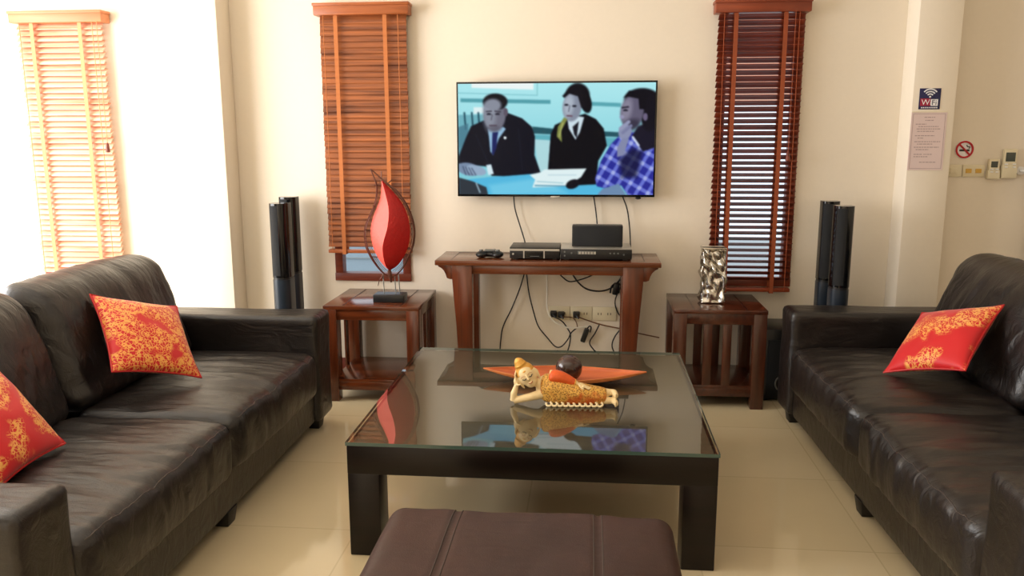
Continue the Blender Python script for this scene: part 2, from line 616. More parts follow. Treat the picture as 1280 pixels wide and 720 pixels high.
def copy_tree(o, parent=None):
    c = o.copy()
    COL.objects.link(c)
    c.parent = parent
    for ch in kids(o):
        copy_tree(ch, c)
    return c


def spline(pts, k=8):
    """Catmull-Rom through the points"""
    P = [Vector(p) for p in pts]
    P = [P[0] * 2 - P[1]] + P + [P[-1] * 2 - P[-2]]
    out = []
    for i in range(1, len(P) - 2):
        for j in range(k):
            t = j / k
            a, b, c, d = P[i - 1], P[i], P[i + 1], P[i + 2]
            out.append(0.5 * ((2 * b) + (c - a) * t + (2 * a - 5 * b + 4 * c - d) * t * t + (3 * b - a - 3 * c + d) * t ** 3))
    out.append(P[-2])
    return out


def rounded_block(sx, sy, sz, r, step, deform=None):
    """a soft box centred on the origin, dense enough for folds"""
    b = bmesh.new()
    n = (max(2, int(sx / step)), max(2, int(sy / step)), max(2, int(sz / step)))
    h = (sx / 2, sy / 2, sz / 2)
    cache = {}

    def vert(i, j, k):
        key = (i, j, k)
        if key in cache:
            return cache[key]
        p = Vector((-h[0] + sx * i / n[0], -h[1] + sy * j / n[1], -h[2] + sz * k / n[2]))
        q = Vector([max(-(h[a] - r), min(h[a] - r, p[a])) for a in range(3)])
        d = p - q
        if d.length > 1e-9:
            nn = d.normalized()
            p = q + nn * r
        else:
            nn = Vector((0, 0, 1))
        if deform:
            p = deform(p, nn)
        cache[key] = b.verts.new(p)
        return cache[key]

    for (a, c, e) in ((0, 1, 2), (1, 2, 0), (2, 0, 1)):
        for side in (0, n[e]):
            for i in range(n[a]):
                for j in range(n[c]):
                    quad = []
                    for (u, v) in ((i, j), (i + 1, j), (i + 1, j + 1), (i, j + 1)):
                        ix = [0, 0, 0]
                        ix[a], ix[c], ix[e] = u, v, side
                        quad.append(vert(*ix))
                    if side == 0:
                        quad.reverse()
                    b.faces.new(quad)
    return b


# ------------------------------------------------------------------ the room
D = 4.63            # back wall
XL, XR, YB, ZC = -4.0, 3.0, -1.6, 2.85
WT = 0.14
WINS = [(-3.25, -2.80, 0.575, 2.07), (-1.46, -1.035, 0.575, 2.07), (0.68, 1.10, 0.575, 2.07), (2.40, 2.85, 0.575, 2.07)]


def wall_cells(m, u0, u1, z0, z1, holes, face, depth_fn, mat):
    """wall as front and back skins with reveals round the holes; face(u, z, d) -> point"""
    us = sorted(set([u0, u1] + [h[0] for h in holes] + [h[1] for h in holes]))
    zs = sorted(set([z0, z1] + [h[2] for h in holes] + [h[3] for h in holes]))
    for i in range(len(us) - 1):
        for j in range(len(zs) - 1):
            cu, cz = (us[i] + us[i + 1]) / 2, (zs[j] + zs[j + 1]) / 2
            if any(h[0] < cu < h[1] and h[2] < cz < h[3] for h in holes):
                continue
            for d in (0.0, WT):
                m.quad(face(us[i], zs[j], d), face(us[i + 1], zs[j], d), face(us[i + 1], zs[j + 1], d), face(us[i], zs[j + 1], d), mat)
    for (a, b_, c, d_) in holes:
        for p, q in (((a, c), (b_, c)), ((b_, c), (b_, d_)), ((b_, d_), (a, d_)), ((a, d_), (a, c))):
            m.quad(face(p[0], p[1], 0), face(q[0], q[1], 0), face(q[0], q[1], WT), face(p[0], p[1], WT), mat)


m = MB()
wall_cells(m, XL, XR, 0, ZC, WINS, lambda u, z, d: (u, D + d, z), None, M['wall'])
tag(m.build('wall_back'), kind='structure')
m = MB()
wall_cells(m, YB, D, 0, ZC, [(0.6, 4.1, 0.0, 2.45)], lambda u, z, d: (XL - d, u, z), None, M['wall'])
tag(m.build('wall_left'), kind='structure')
m = MB(); m.box(XR, XR + WT, YB, D + WT, 0, ZC, mat=M['wall'])
tag(m.build('wall_right'), kind='structure')
m = MB(); m.box(XL - WT, XR + WT, YB - WT, YB, 0, ZC, mat=M['wall'])
tag(m.build('wall_rear'), kind='structure')
m = MB(); m.box(XL - WT, XR + WT, YB - WT, D + WT, -0.1, 0, mat=M['floor'])
tag(m.build('floor'), kind='structure')
m = MB(); m.box(XL - WT, XR + WT, YB - WT, D + WT, ZC, ZC + 0.1, mat=M['ceil'])
tag(m.build('ceiling'), kind='structure')
# two shallow pillars standing out of the back wall
m = MB(); m.box(-2.245, -2.02, 4.46, D, 0, ZC, bev=0.004, mat=M['wall'])
tag(m.build('trim_1'), kind='structure')
m = MB(); m.box(1.625, 1.835, 4.46, D, 0, ZC, bev=0.004, mat=M['wall'])
tag(m.build('trim_2'), kind='structure')
m = MB()
for a, b_ in ((XL, -2.245), (-2.02, 1.625), (1.835, XR)):
    m.box(a, b_, D - 0.016, D, 0.0, 0.098, bev=0.004, mat=M['base'])
tag(m.build('baseboard_back'), kind='structure')
m = MB()
m.box(-9, 9, D + 0.6, 14, -0.4, -0.3, mat=M['outside'])
m.box(-12, XL - 0.5, -4, 9, -0.4, -0.3, mat=M['outside'])
tag(m.build('ground_outside', origin=(0, 0, 0)), kind='structure')
m = MB()
m.box(-4.5, -0.2, 8.4, 8.6, -0.3, 1.25, mat=M['outwall'])
for k in range(9):
    m.box(-4.5, -0.2, 8.385, 8.4, -0.2 + k * 0.16, -0.19 + k * 0.16, mat=M['outside'])
tag(m.build('wall_outside', origin=(0, 0, 0)), kind='structure')
m = MB()  # added stepped shape, dims and tints the sky between the right blind's slats
for k in range(10):
    m.box(-0.1, 5.0, 8.5 + k * 0.12, 8.64 + k * 0.12, 1.72 + k * 0.14, 1.88 + k * 0.14, mat=M['sky_blocker'])
tag(m.build('sky_blocker_outside', origin=(0, 0, 0)), kind='structure')

for i, (a, b_, c, d_) in enumerate(WINS):
    w = empty('window_%d' % (i + 1), ((a + b_) / 2, D, c))
    tag(w, kind='structure')
    m = MB()
    t = 0.035
    y0, y1 = D - 0.012, D + 0.06
    m.box(a - t * .3, a + t, y0, y1, c, d_, bev=0.004, mat=M['winframe'])
    m.box(b_ - t, b_ + t * .3, y0, y1, c, d_, bev=0.004, mat=M['winframe'])
    m.box(a - t * .3 - .002, b_ + t * .3 + .002, y0 - 0.003, y1 + .002, c - t * .3, c + t, bev=0.004, mat=M['winframe'])
    m.box(a - t * .3 - .002, b_ + t * .3 + .002, y0 - 0.003, y1 + .002, d_ - t, d_ + t * .3, bev=0.004, mat=M['winframe'])
    m.build('window_frame', parent=w)
    m = MB(); m.box(a + t, b_ - t, D + 0.03, D + 0.034, c + t, d_ - t, mat=M['pane'])
    m.build('pane', parent=w)


# ------------------------------------------------------------------ blinds
def make_blind(x0, x1, ztop, zbot, tilt, mats, label, tassel=None, cords=True, shift=0.0, pitch=0.0315):
    """wooden venetian blind hanging in front of the wall"""
    yc = D - 0.05
    slat, rail, tape = mats
    t = empty('venetian_blind', ((x0 + x1) / 2, yc, zbot), label, 'blind', 'wooden venetian blinds')
    m = MB()
    m.box(x0, x1, yc - 0.045, yc + 0.045, ztop - 0.062, ztop, bev=0.005, mat=rail)
    m.box(x0 - 0.004, x1 + 0.004, yc - 0.05, yc + 0.045, ztop - 0.014, ztop + 0.002, bev=0.003, mat=rail)
    m.build('headrail', parent=t)
    m = MB()
    sx0, sx1 = x0 + 0.022, x1 - 0.022
    z = ztop - 0.08
    n = 0
    while z > zbot + 0.045:
        a = math.radians(tilt(1 - (z - zbot) / (ztop - zbot)) + random.uniform(-3, 3))
        hw = 0.024
        ca, sa = math.cos(a), math.sin(a)
        jx = random.uniform(-0.0015, 0.0015)
        rows = []
        for s_, th in ((-1, 0), (0, 0.0025), (1, 0)):
            # room-side edge low when tilt is positive
            rows.append((yc + s_ * hw * ca, z + s_ * hw * sa + th))
        for (p, q) in ((0, 1), (1, 2)):
            (ya, za), (yb, zb) = rows[p], rows[q]
            th = 0.0028
            m.hexa([(sx0 + jx, ya, za), (sx1 + jx, ya, za), (sx1 + jx, yb, zb), (sx0 + jx, yb, zb),
                    (sx0 + jx, ya, za + th), (sx1 + jx, ya, za + th), (sx1 + jx, yb, zb + th), (sx0 + jx, yb, zb + th)], mat=slat)
        z -= pitch
        n += 1
    m.build('slat_panel', parent=t)
    m = MB(); m.box(sx0, sx1, yc - 0.024, yc + 0.024, zbot, zbot + 0.02, bev=0.004, mat=rail)
    m.build('bottom_rail', parent=t)
    w = x1 - x0
    for f in (0.225, 0.745):
        cx = x0 + w * f
        m = MB()
        m.box(cx - 0.011, cx + 0.011, yc - 0.031, yc - 0.029, zbot - 0.004, ztop - 0.06, mat=tape)
        m.box(cx - 0.011, cx + 0.011, yc + 0.029, yc + 0.031, zbot - 0.004, ztop - 0.06, mat=tape)
        m.box(cx - 0.011, cx + 0.011, yc - 0.031, yc + 0.031, zbot - 0.006, zbot - 0.004, mat=tape)
        m.build('ladder_tape', parent=t)
    if cords:
        for f, zl in ((0.1, zbot + 0.01), (0.885, zbot + 0.01)):
            cx = x0 + w * f
            m = MB(); m.tube([(cx, yc - 0.034, ztop - 0.06), (cx + 0.002, yc - 0.034, (ztop + zl) / 2), (cx, yc - 0.034, zl)], 0.0022, 6, tape)
            m.build('lift_cord', parent=t)
    if tassel:
        tx, tz = tassel
        m = MB()
        m.tube([(tx, yc - 0.05, ztop - 0.06), (tx, yc - 0.05, tz + 0.02)], 0.0018, 6, tape)
        m.tube([(tx, yc - 0.05, tz + 0.03), (tx, yc - 0.05, tz + 0.015), (tx, yc - 0.05, tz - 0.02), (tx, yc - 0.05, tz - 0.025)], [0.004, 0.009, 0.013, 0.006], 10, M['winframe'])
        m.build('cord_tassel', parent=t)
    return t


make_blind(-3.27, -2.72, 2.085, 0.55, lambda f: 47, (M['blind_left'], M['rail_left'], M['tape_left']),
           'wooden blind with painted-in glare behind the sofa with two red cushions', tassel=(-2.745, 1.33))
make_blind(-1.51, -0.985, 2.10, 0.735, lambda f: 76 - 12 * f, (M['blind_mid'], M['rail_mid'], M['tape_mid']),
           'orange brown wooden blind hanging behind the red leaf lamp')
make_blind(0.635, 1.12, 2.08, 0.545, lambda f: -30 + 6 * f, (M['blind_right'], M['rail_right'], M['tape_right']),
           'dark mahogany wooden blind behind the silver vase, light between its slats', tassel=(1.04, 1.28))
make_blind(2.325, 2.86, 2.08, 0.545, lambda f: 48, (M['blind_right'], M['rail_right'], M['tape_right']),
           'wooden blind of which only the left edge shows above the right sofa', cords=False)


# ------------------------------------------------------------------ television
def paint_picture(W, H):
    """three people at a table, as a small painted colour array (H, W, 3), row 0 at the top"""
    X0, X1, Y0, Y1 = 57.0, 1098.0, 63.0, 650.0
    xs = X0 + (np.arange(W) + 0.5) / W * (X1 - X0)
    ys = Y0 + (np.arange(H) + 0.5) / H * (Y1 - Y0)
    gx, gy = np.meshgrid(xs, ys)
    img = np.zeros((H, W, 3))
    top = np.array([176, 236, 242.]); bot = np.array([120, 200, 215.])
    k = ((gy - Y0) / (Y1 - Y0))[..., None]
    img[:] = top * (1 - k) + bot * k

    def put(mask, c, a=1.0):
        mk = (mask * a)[..., None]
        img[:] = img * (1 - mk) + np.array(c, float) * mk

    def poly(pts, c, a=1.0, soft=2.5):
        pts = np.array(pts, float)
        inside = np.zeros(gx.shape, bool)
        dist = np.full(gx.shape, 1e9)
        n = len(pts)
        for i in range(n):
            x1, y1 = pts[i]; x2, y2 = pts[(i + 1) % n]
            if y1 != y2:
                cond = ((y1 > gy) != (y2 > gy)) & (gx < (x2 - x1) * (gy - y1) / (y2 - y1) + x1)
                inside ^= cond
            L = max((x2 - x1) ** 2 + (y2 - y1) ** 2, 1e-9)
            t = np.clip(((gx - x1) * (x2 - x1) + (gy - y1) * (y2 - y1)) / L, 0, 1)
            dist = np.minimum(dist, np.hypot(gx - x1 - t * (x2 - x1), gy - y1 - t * (y2 - y1)))
        sd = np.where(inside, -dist, dist)
        put(np.clip(0.5 - sd / (2 * soft), 0, 1), c, a)

    def ell(cx, cy, rx, ry, c, rot=0.0, a=1.0, soft=0.08):
        r = math.radians(rot)
        u = (gx - cx) * math.cos(r) + (gy - cy) * math.sin(r)
        v = -(gx - cx) * math.sin(r) + (gy - cy) * math.cos(r)
        d = np.sqrt((u / rx) ** 2 + (v / ry) ** 2)
        put(np.clip(0.5 - (d - 1) / (2 * soft), 0, 1), c, a)

    def line(p, q, w, c, a=1.0):
        p, q = np.array(p, float), np.array(q, float)
        L = max(((q - p) ** 2).sum(), 1e-9)
        t = np.clip(((gx - p[0]) * (q[0] - p[0]) + (gy - p[1]) * (q[1] - p[1])) / L, 0, 1)
        d = np.hypot(gx - p[0] - t * (q[0] - p[0]), gy - p[1] - t * (q[1] - p[1]))
        put(np.clip(0.5 - (d - w) / 3, 0, 1), c, a)

    # the wall behind
    poly([(130, 60), (460, 60), (460, 96), (130, 84)], (240, 250, 250))
    line((57, 110), (480, 125), 2, (120, 190, 200)); line((480, 60), (480, 125), 3, (140, 205, 212))
    poly([(70, 138), (550, 150), (550, 170), (70, 158)], (84, 160, 172))
    poly([(750, 160), (920, 168), (920, 188), (750, 180)], (90, 168, 180))
    poly([(57, 225), (200, 225), (200, 330), (57, 400)], (92, 160, 176), 0.7)
    poly([(140, 185), (195, 185), (195, 215), (140, 220)], (226, 244, 246))
    for lx in (90, 130, 165):
        line((lx, 215), (lx + 6, 300), 5, (40, 84, 100))
    poly([(57, 290), (110, 270), (110, 420), (57, 440)], (70, 120, 140), 0.8)
    poly([(455, 288), (570, 300), (930, 320), (930, 345), (455, 325)], (38, 86, 98))
    poly([(455, 330), (930, 350), (930, 400), (455, 360)], (96, 176, 190))
    poly([(465, 355), (570, 362), (545, 520), (490, 530)], (176, 220, 226))
    # the table
    poly([(57, 575), (420, 535), (800, 585), (900, 655), (57, 655)], (84, 186, 226))
    poly([(220, 600), (500, 560), (640, 640), (240, 655)], (130, 214, 240), 0.6, 12)
    # man in a dark suit
    poly([(57, 445), (95, 350), (125, 285), (200, 252), (320, 215), (400, 245), (452, 290), (468, 340), (466, 440), (500, 536), (300, 552), (235, 550), (205, 500), (57, 485)], (16, 17, 30))
    poly([(215, 300), (300, 290), (312, 300), (275, 350), (243, 440), (228, 420), (222, 350)], (150, 192, 222))
    poly([(240, 318), (272, 316), (266, 345), (262, 400), (244, 440), (236, 430)], (26, 34, 92))
    ell(252, 222, 60, 92, (112, 112, 128)); ell(225, 222, 34, 82, (150, 158, 172), 0, 0.7, 0.4)
    ell(256, 158, 66, 44, (18, 18, 26)); ell(240, 178, 48, 36, (150, 156, 172), -8, 0.9, 0.2)
    ell(312, 212, 12, 22, (92, 84, 100))
    ell(222, 222, 13, 5, (30, 30, 44)); ell(268, 222, 13, 5, (34, 32, 46))
    line((208, 208), (236, 206), 3, (50, 46, 58)); line((254, 206), (284, 210), 3, (50, 46, 58))
    line((240, 226), (234, 252), 3, (92, 92, 108)); line((226, 282), (262, 282), 3, (70, 50, 64)); ell(250, 298, 34, 16, (86, 84, 98), 0, 0.6, 0.5)
    line((380, 300), (400, 520), 2, (40, 44, 62), 0.6); line((150, 330), (215, 480), 2, (40, 44, 62), 0.6)
    ell(308, 347, 8, 8, (236, 246, 248))
    poly([(205, 492), (232, 488), (246, 540), (216, 546)], (214, 236, 244))
    ell(110, 515, 66, 34, (120, 140, 168), 12); ell(150, 520, 56, 26, (150, 172, 198), 14)
    for q in range(4):
        line((78 + q * 16, 500 + q * 3), (94 + q * 18, 545), 3, (60, 72, 98), 0.8)
    poly([(57, 560), (130, 580), (205, 612), (215, 655), (57, 655)], (44, 52, 62)); line((150, 590), (170, 640), 4, (150, 176, 190))
    # woman in a black coat
    poly([(538, 525), (552, 330), (574, 280), (640, 250), (732, 222), (790, 250), (832, 300), (850, 390), (806, 470), (795, 595), (690, 600), (640, 570), (560, 530)], (12, 12, 20))
    ell(692, 128, 64, 64, (18, 17, 24)); ell(735, 160, 30, 60, (16, 15, 22), -14)
    poly([(640, 250), (668, 230), (728, 240), (706, 320), (684, 358), (648, 300)], (206, 226, 236))
    poly([(668, 290), (700, 262), (690, 350), (676, 330)], (24, 24, 34))
    ell(664, 186, 50, 76, (134, 142, 160), 6); ell(646, 178, 26, 60, (182, 192, 206), 6, 0.8, 0.4)
    poly([(612, 130), (650, 84), (714, 92), (734, 190), (712, 190), (694, 132), (650, 118), (622, 140)], (20, 18, 26))
    ell(634, 176, 11, 5, (26, 26, 38)); ell(676, 182, 12, 5, (26, 26, 38)); line((652, 180), (646, 210), 3, (104, 108, 126)); line((638, 232), (664, 234), 3, (92, 50, 66))
    poly([(622, 240), (640, 250), (608, 310), (612, 372), (584, 340), (590, 290)], (134, 142, 74)); line((616, 270), (598, 340), 3, (190, 196, 120), 0.8)
    # papers on the table
    poly([(440, 545), (500, 530), (520, 516), (744, 510), (716, 556), (640, 606), (455, 612), (470, 570)], (226, 244, 246))
    line((480, 580), (620, 588), 2, (140, 190, 204)); line((470, 602), (640, 604), 3, (70, 140, 170)); line((540, 545), (690, 545), 2, (180, 210, 220))
    ell(672, 594, 38, 24, (18, 18, 26), -20)
    # man in a plaid shirt
    poly([(790, 565), (820, 470), (872, 380), (930, 322), (1020, 316), (1100, 300), (1100, 655), (968, 655), (930, 600), (840, 615), (800, 605)], (42, 46, 150))
    band = ((np.sin((gx * 0.86 + gy * 0.5) / 8.5) > 0.45) | (np.sin((gy * 0.86 - gx * 0.5) / 9.5) > 0.5)).astype(float)
    reg = ((gx > 790) & (gy > 318) & (img[..., 2] > img[..., 0] + 80) & (img[..., 1] < 60)).astype(float)
    put(band * reg, (120, 134, 226), 0.8)
    dots = ((np.sin((gx * 0.86 + gy * 0.5) / 8.5) > 0.45) & (np.sin((gy * 0.86 - gx * 0.5) / 9.5) > 0.5)).astype(float)
    put(dots * reg, (206, 216, 244), 0.6)
    poly([(915, 460), (985, 400), (1040, 420), (1010, 560), (930, 560)], (18, 18, 44), 0.75, 14)
    poly([(1010, 290), (1100, 250), (1100, 400), (1040, 420), (980, 340)], (26, 24, 40))
    ell(1028, 150, 92, 58, (18, 17, 26)); ell(1068, 220, 44, 96, (20, 18, 28))
    ell(978, 214, 60, 86, (98, 93, 116), 8); ell(950, 200, 28, 62, (152, 148, 168), 8, 0.7, 0.4)
    poly([(932, 140), (960, 104), (1060, 110), (1050, 200), (1016, 200), (1010, 146), (960, 136)], (16, 15, 24))
    ell(944, 206, 13, 5, (24, 22, 38)); line((926, 192), (958, 188), 4, (34, 30, 46)); ell(926, 240, 12, 10, (150, 150, 182))
    ell(980, 282, 44, 30, (48, 44, 62), -20, 0.8, 0.4); ell(1048, 240, 12, 20, (110, 100, 130))
    ell(944, 318, 34, 40, (140, 146, 178), 20); line((920, 300), (962, 266), 9, (150, 154, 186)); line((932, 322), (974, 286), 8, (124, 128, 164))
    poly([(905, 400), (930, 350), (966, 350), (940, 440), (905, 450)], (132, 138, 172))
    line((985, 345), (1016, 388), 6, (206, 216, 240))
    poly([(830, 620), (916, 590), (960, 655), (800, 655)], (110, 140, 176))
    for _ in range(2):
        e = np.pad(img, ((1, 1), (1, 1), (0, 0)), mode='edge')
        img = (e[1:-1, 1:-1] * 2 + e[:-2, 1:-1] + e[2:, 1:-1] + e[1:-1, :-2] + e[1:-1, 2:]) / 6
    img = img * 0.98
    return np.clip(img / 255.0, 0, 1)


def make_tv():
    # slightly tapering outline is only perspective: the panel is a true rectangle
    yf = 4.552
    x0, x1, z0, z1 = -0.733, 0.350, 1.062, 1.681
    t = empty('television', ((x0 + x1) / 2, D - 0.001, z0), 'flat black television on the wall showing three people at a table', 'television')
    m = MB()
    m.box(x0, x1, yf, yf + 0.012, z0, z1, bev=0.003, mat=M['gloss_black'])
    m.box(x0 + 0.01, x1 - 0.01, yf + 0.012, yf + 0.04, z0 + 0.01, z1 - 0.01, bev=0.006, mat=M['black'])
    m.build('tv_body', parent=t)
    m = MB(); m.box(-0.39, 0.0, yf + 0.04, D, 1.2, 1.5, bev=0.004, mat=M['black'])
    m.build('wall_bracket', parent=t)
    bx, bz0, bz1 = 0.0095, 0.0125, 0.0105
    W, H = 320, 180
    pic = paint_picture(W, H)
    verts, faces = [], []
    sx0, sx1, sz0, sz1 = x0 + bx, x1 - bx, z0 + bz0, z1 - bz1
    o_ = t.location
    for j in range(H + 1):
        for i in range(W + 1):
            verts.append((sx0 + (sx1 - sx0) * i / W - o_.x, yf - 0.0008 - o_.y, sz1 - (sz1 - sz0) * j / H - o_.z))
    for j in range(H):
        for i in range(W):
            a = j * (W + 1) + i
            faces.append((a, a + W + 1, a + W + 2, a + 1))
    me = bpy.data.meshes.new('screen')
    me.from_pydata(verts, [], faces)
    ca = me.color_attributes.new('picture', 'FLOAT_COLOR', 'POINT')
    pp = np.zeros((H + 1, W + 1, 3))
    ex = np.pad(pic, ((1, 1), (1, 1), (0, 0)), mode='edge')
    pp = (ex[:-1, :-1] + ex[1:, :-1] + ex[:-1, 1:] + ex[1:, 1:]) / 4
    l_ = np.where(pp <= 0.04045, pp / 12.92, ((pp + 0.055) / 1.055) ** 2.4)
    col = np.ones(((H + 1) * (W + 1), 4), dtype=np.float32)
    col[:, :3] = l_.reshape(-1, 3)
    ca.data.foreach_set('color', col.ravel())
    me.materials.append(M['screen'])
    s = bpy.data.objects.new('screen', me)
    COL.objects.link(s)
    s.parent = t
    m = MB(); m.box(-0.215, -0.165, yf - 0.002, yf + 0.01, z0 - 0.008, z0 + 0.004, bev=0.002, mat=M['silver'])
    m.build('logo_badge', parent=t)
    m = MB(); m.ellipsoid((0.262, yf + 0.008, z0 - 0.006), (0.016, 0.008, 0.007), M['gloss_black'])
    m.build('sensor', parent=t)


make_tv()


# ------------------------------------------------------------------ sofas
def wr(p, seed, fx, fy, amp, warp=0.5):
    """leather folds: ridged noise stretched along the first axis"""
    w1 = noise.noise(Vector((p[0] * 3 + seed, p[1] * 3, 1.3))) * warp
    v = noise.noise(Vector((p[0] * fx + seed, p[1] * fy + w1 * fy * 0.25, seed * 2.1)))
    v2 = noise.noise(Vector((p[0] * fx * 1.8 + seed, p[1] * fy * 2.1 + w1 * fy * 0.4, seed * 3.7)))
    return amp * (v * 0.7 + (0.35 - abs(v2)) * 0.6)


def make_sofa(loc, rz, label):
    """local frame: front face at x = 0 facing +x, length along y"""
    t = empty('leather_sofa', (0, 0, 0), label, 'sofa', 'dark brown leather sofas')
    L2, AW = 1.12, 0.20
    inn = L2 - AW
    m = MB()
    b = rounded_block(0.90, 2 * inn + 0.04, 0.20, 0.02, 0.03,
                      lambda p, n: p + n * wr((p.y * 1, p.z, 0), 5.0, 3, 8, 0.004))
    m.add(b, M['leather'], Matrix.Translation((-0.475, 0, 0.155)))
    m.build('base', parent=t)
    for s in (-1, 1):
        yc = s * (L2 - AW / 2)
        def dfm(p, n, s=s):
            k = 0.006 * noise.noise(Vector((p.x * 4, p.z * 6 + s * 7, p.y * 4)))
            return p + n * k
        m = MB()
        b = rounded_block(0.95, AW, 0.51, 0.022, 0.022, dfm)
        m.add(b, M['leather'], Matrix.Translation((-0.475, yc, 0.315)))
        a = m.build('arm', parent=t, angle=60)
        m = MB()
        y0, y1, z0, z1, r = yc - AW / 2 + 0.012, yc + AW / 2 - 0.012, 0.075, 0.558, 0.03
        pts = [(-0.012, y0, z0)] + [(-0.012, y0, z1 - r)] + [(-0.012, y0 + r * .35, z1 - r * .3)] + [(-0.012, y0 + r, z1), (-0.012, y1 - r, z1), (-0.012, y1 - r * .35, z1 - r * .3), (-0.012, y1, z1 - r), (-0.012, y1, z0)]
        m.tube(pts, 0.0045, 6, M['leather'])
        m.build('piping', parent=a)
    for s in (-1, 1):
        cw = inn - 0.006
        yc = s * inn / 2
        hz = 0.21
        def seatf(p, n, s=s, cw=cw, hz=hz):
            u = p.x / 0.31; v = p.y / (cw / 2)
            up = max(0.0, n.z) if abs(p.z) > hz / 2 - 0.05 else 0
            q = p.copy()
            if p.z > 0:
                q.z += 0.022 * max(0, 1 - u * u) * max(0, 1 - v * v) - 0.008 * (u > 0) * u ** 4
                q.z += wr((p.x * 1.0 + p.y * .35, p.y), 11.0 + s * 3, 2.2, 13, 0.016) * (0.35 + 0.65 * min(1, (1.02 - abs(v)) * 4))
                q.z -= 0.012 * math.exp(-((abs(v) - 1.0) / 0.07) ** 2)
            if p.x > 0.2:
                q.x += wr((p.z, p.y), 3.0 + s, 2.0, 16, 0.011) * (1 if p.x > 0.28 else .5)
                q.x += 0.018 * (1 - v * v) * max(0, 1 - (p.z / (hz / 2)) ** 2)
                q.x -= 0.02 * max(0, abs(v) - 0.86) / 0.14
            return q
        m = MB()
        b = rounded_block(0.62, cw, hz, 0.04, 0.013, seatf)
        m.add(b, M['leather'], Matrix.Translation((-0.31 + 0.006, yc, 0.305)))
        c = m.build('seat_cushion', parent=t, angle=70)
        # seam along the front edge, following the folds of the cushion
        m = MB()
        pts = []
        for i in range(70):
            y = (-0.5 + i / 69) * (cw - 0.09)
            p = Vector((0.31 - 0.0125, y, hz / 2 - 0.0125))
            p = seatf(p, Vector((0.7, 0, 0.7)))
            pts.append((p.x - 0.304, p.y + yc, p.z + 0.305))
        m.tube(pts, 0.0024, 6, M['thread'])
        m.build('piping', parent=c)
        # back cushion leaning back
        bw = inn - 0.008
        def backf(p, n, s=s, bw=bw):
            v = p.y / (bw / 2); w = p.z / 0.24
            q = p.copy()
            q.z += 0.012 * (1 - v * v) * (w > 0) * w
            puff = 0.045 * max(0, 1 - v * v) * max(0, 1 - w * w)
            fold = wr((p.z + p.y * .5, p.y), 21.0 + s * 2, 2.6, 10, 0.015) + wr((p.y * .8, p.z), 27.0 + s, 2.0, 9, 0.008)
            if p.x > 0:
                q.x += puff + fold
                q.x -= 0.03 * math.exp(-((abs(v) - 1.0) / 0.08) ** 2)
            if w > 0.5:
                q.z += wr((p.x, p.y), 31.0 + s, 3.0, 13, 0.006)
            # recline and roll the top over backwards
            hh = (q.z + 0.24)
            q.x -= hh * 0.34 + 0.34 * max(0, hh - 0.30) ** 2
            return q
        m = MB()
        b = rounded_block(0.18, bw, 0.48, 0.08, 0.016, backf)
        m.add(b, M['leather'], Matrix.Translation((-0.645, yc, 0.625)))
        m.build('back_cushion', parent=t, angle=70)
    m = MB()
    prof = [(-0.97, 0.06), (-0.82, 0.06), (-0.82, 0.40), (-0.95, 0.70), (-0.97, 0.74), (-1.01, 0.74), (-1.03, 0.68)]
    b = bmesh.new()
    A = [b.verts.new((u, -L2 + 0.02, v)) for u, v in prof]
    B = [b.verts.new((u, L2 - 0.02, v)) for u, v in prof]
    b.faces.new(A); b.faces.new(list(reversed(B)))
    for i in range(len(prof)):
        j = (i + 1) % len(prof)
        b.faces.new((A[j], A[i], B[i], B[j]))
    bmesh.ops.recalc_face_normals(b, faces=b.faces)
    bmesh.ops.bevel(b, geom=list(b.edges), offset=0.015, segments=2, profile=0.5, affect='EDGES')
    m.add(b, M['leather'])
    m.build('back_frame', parent=t)
    for fx in (-0.06, -0.90):
        for fy in (-L2 + 0.10, 0.0, L2 - 0.10):
            m = MB()
            m.hexa([(fx - .025, fy - .03, 0), (fx + .025, fy - .03, 0), (fx + .025, fy + .03, 0), (fx - .025, fy + .03, 0),
                    (fx - .035, fy - .04, 0.062), (fx + .035, fy - .04, 0.062), (fx + .035, fy + .04, 0.062), (fx - .035, fy + .04, 0.062)], M['darkfoot'], 0.004)
            m.build('foot', parent=t)
    t.location = loc
    t.rotation_euler = (0, 0, rz)
    return t


sofa_l = make_sofa((-1.255, 2.70, 0), 0, 'dark brown leather sofa under the left blind carrying two red cushions')
sofa_r = copy_tree(sofa_l)
sofa_r.location = (0.986, 2.985, 0)
sofa_r.rotation_euler = (0, 0, PI + math.radians(1.6))
sofa_r['label'] = 'dark brown leather sofa by the pillar with one red cushion'


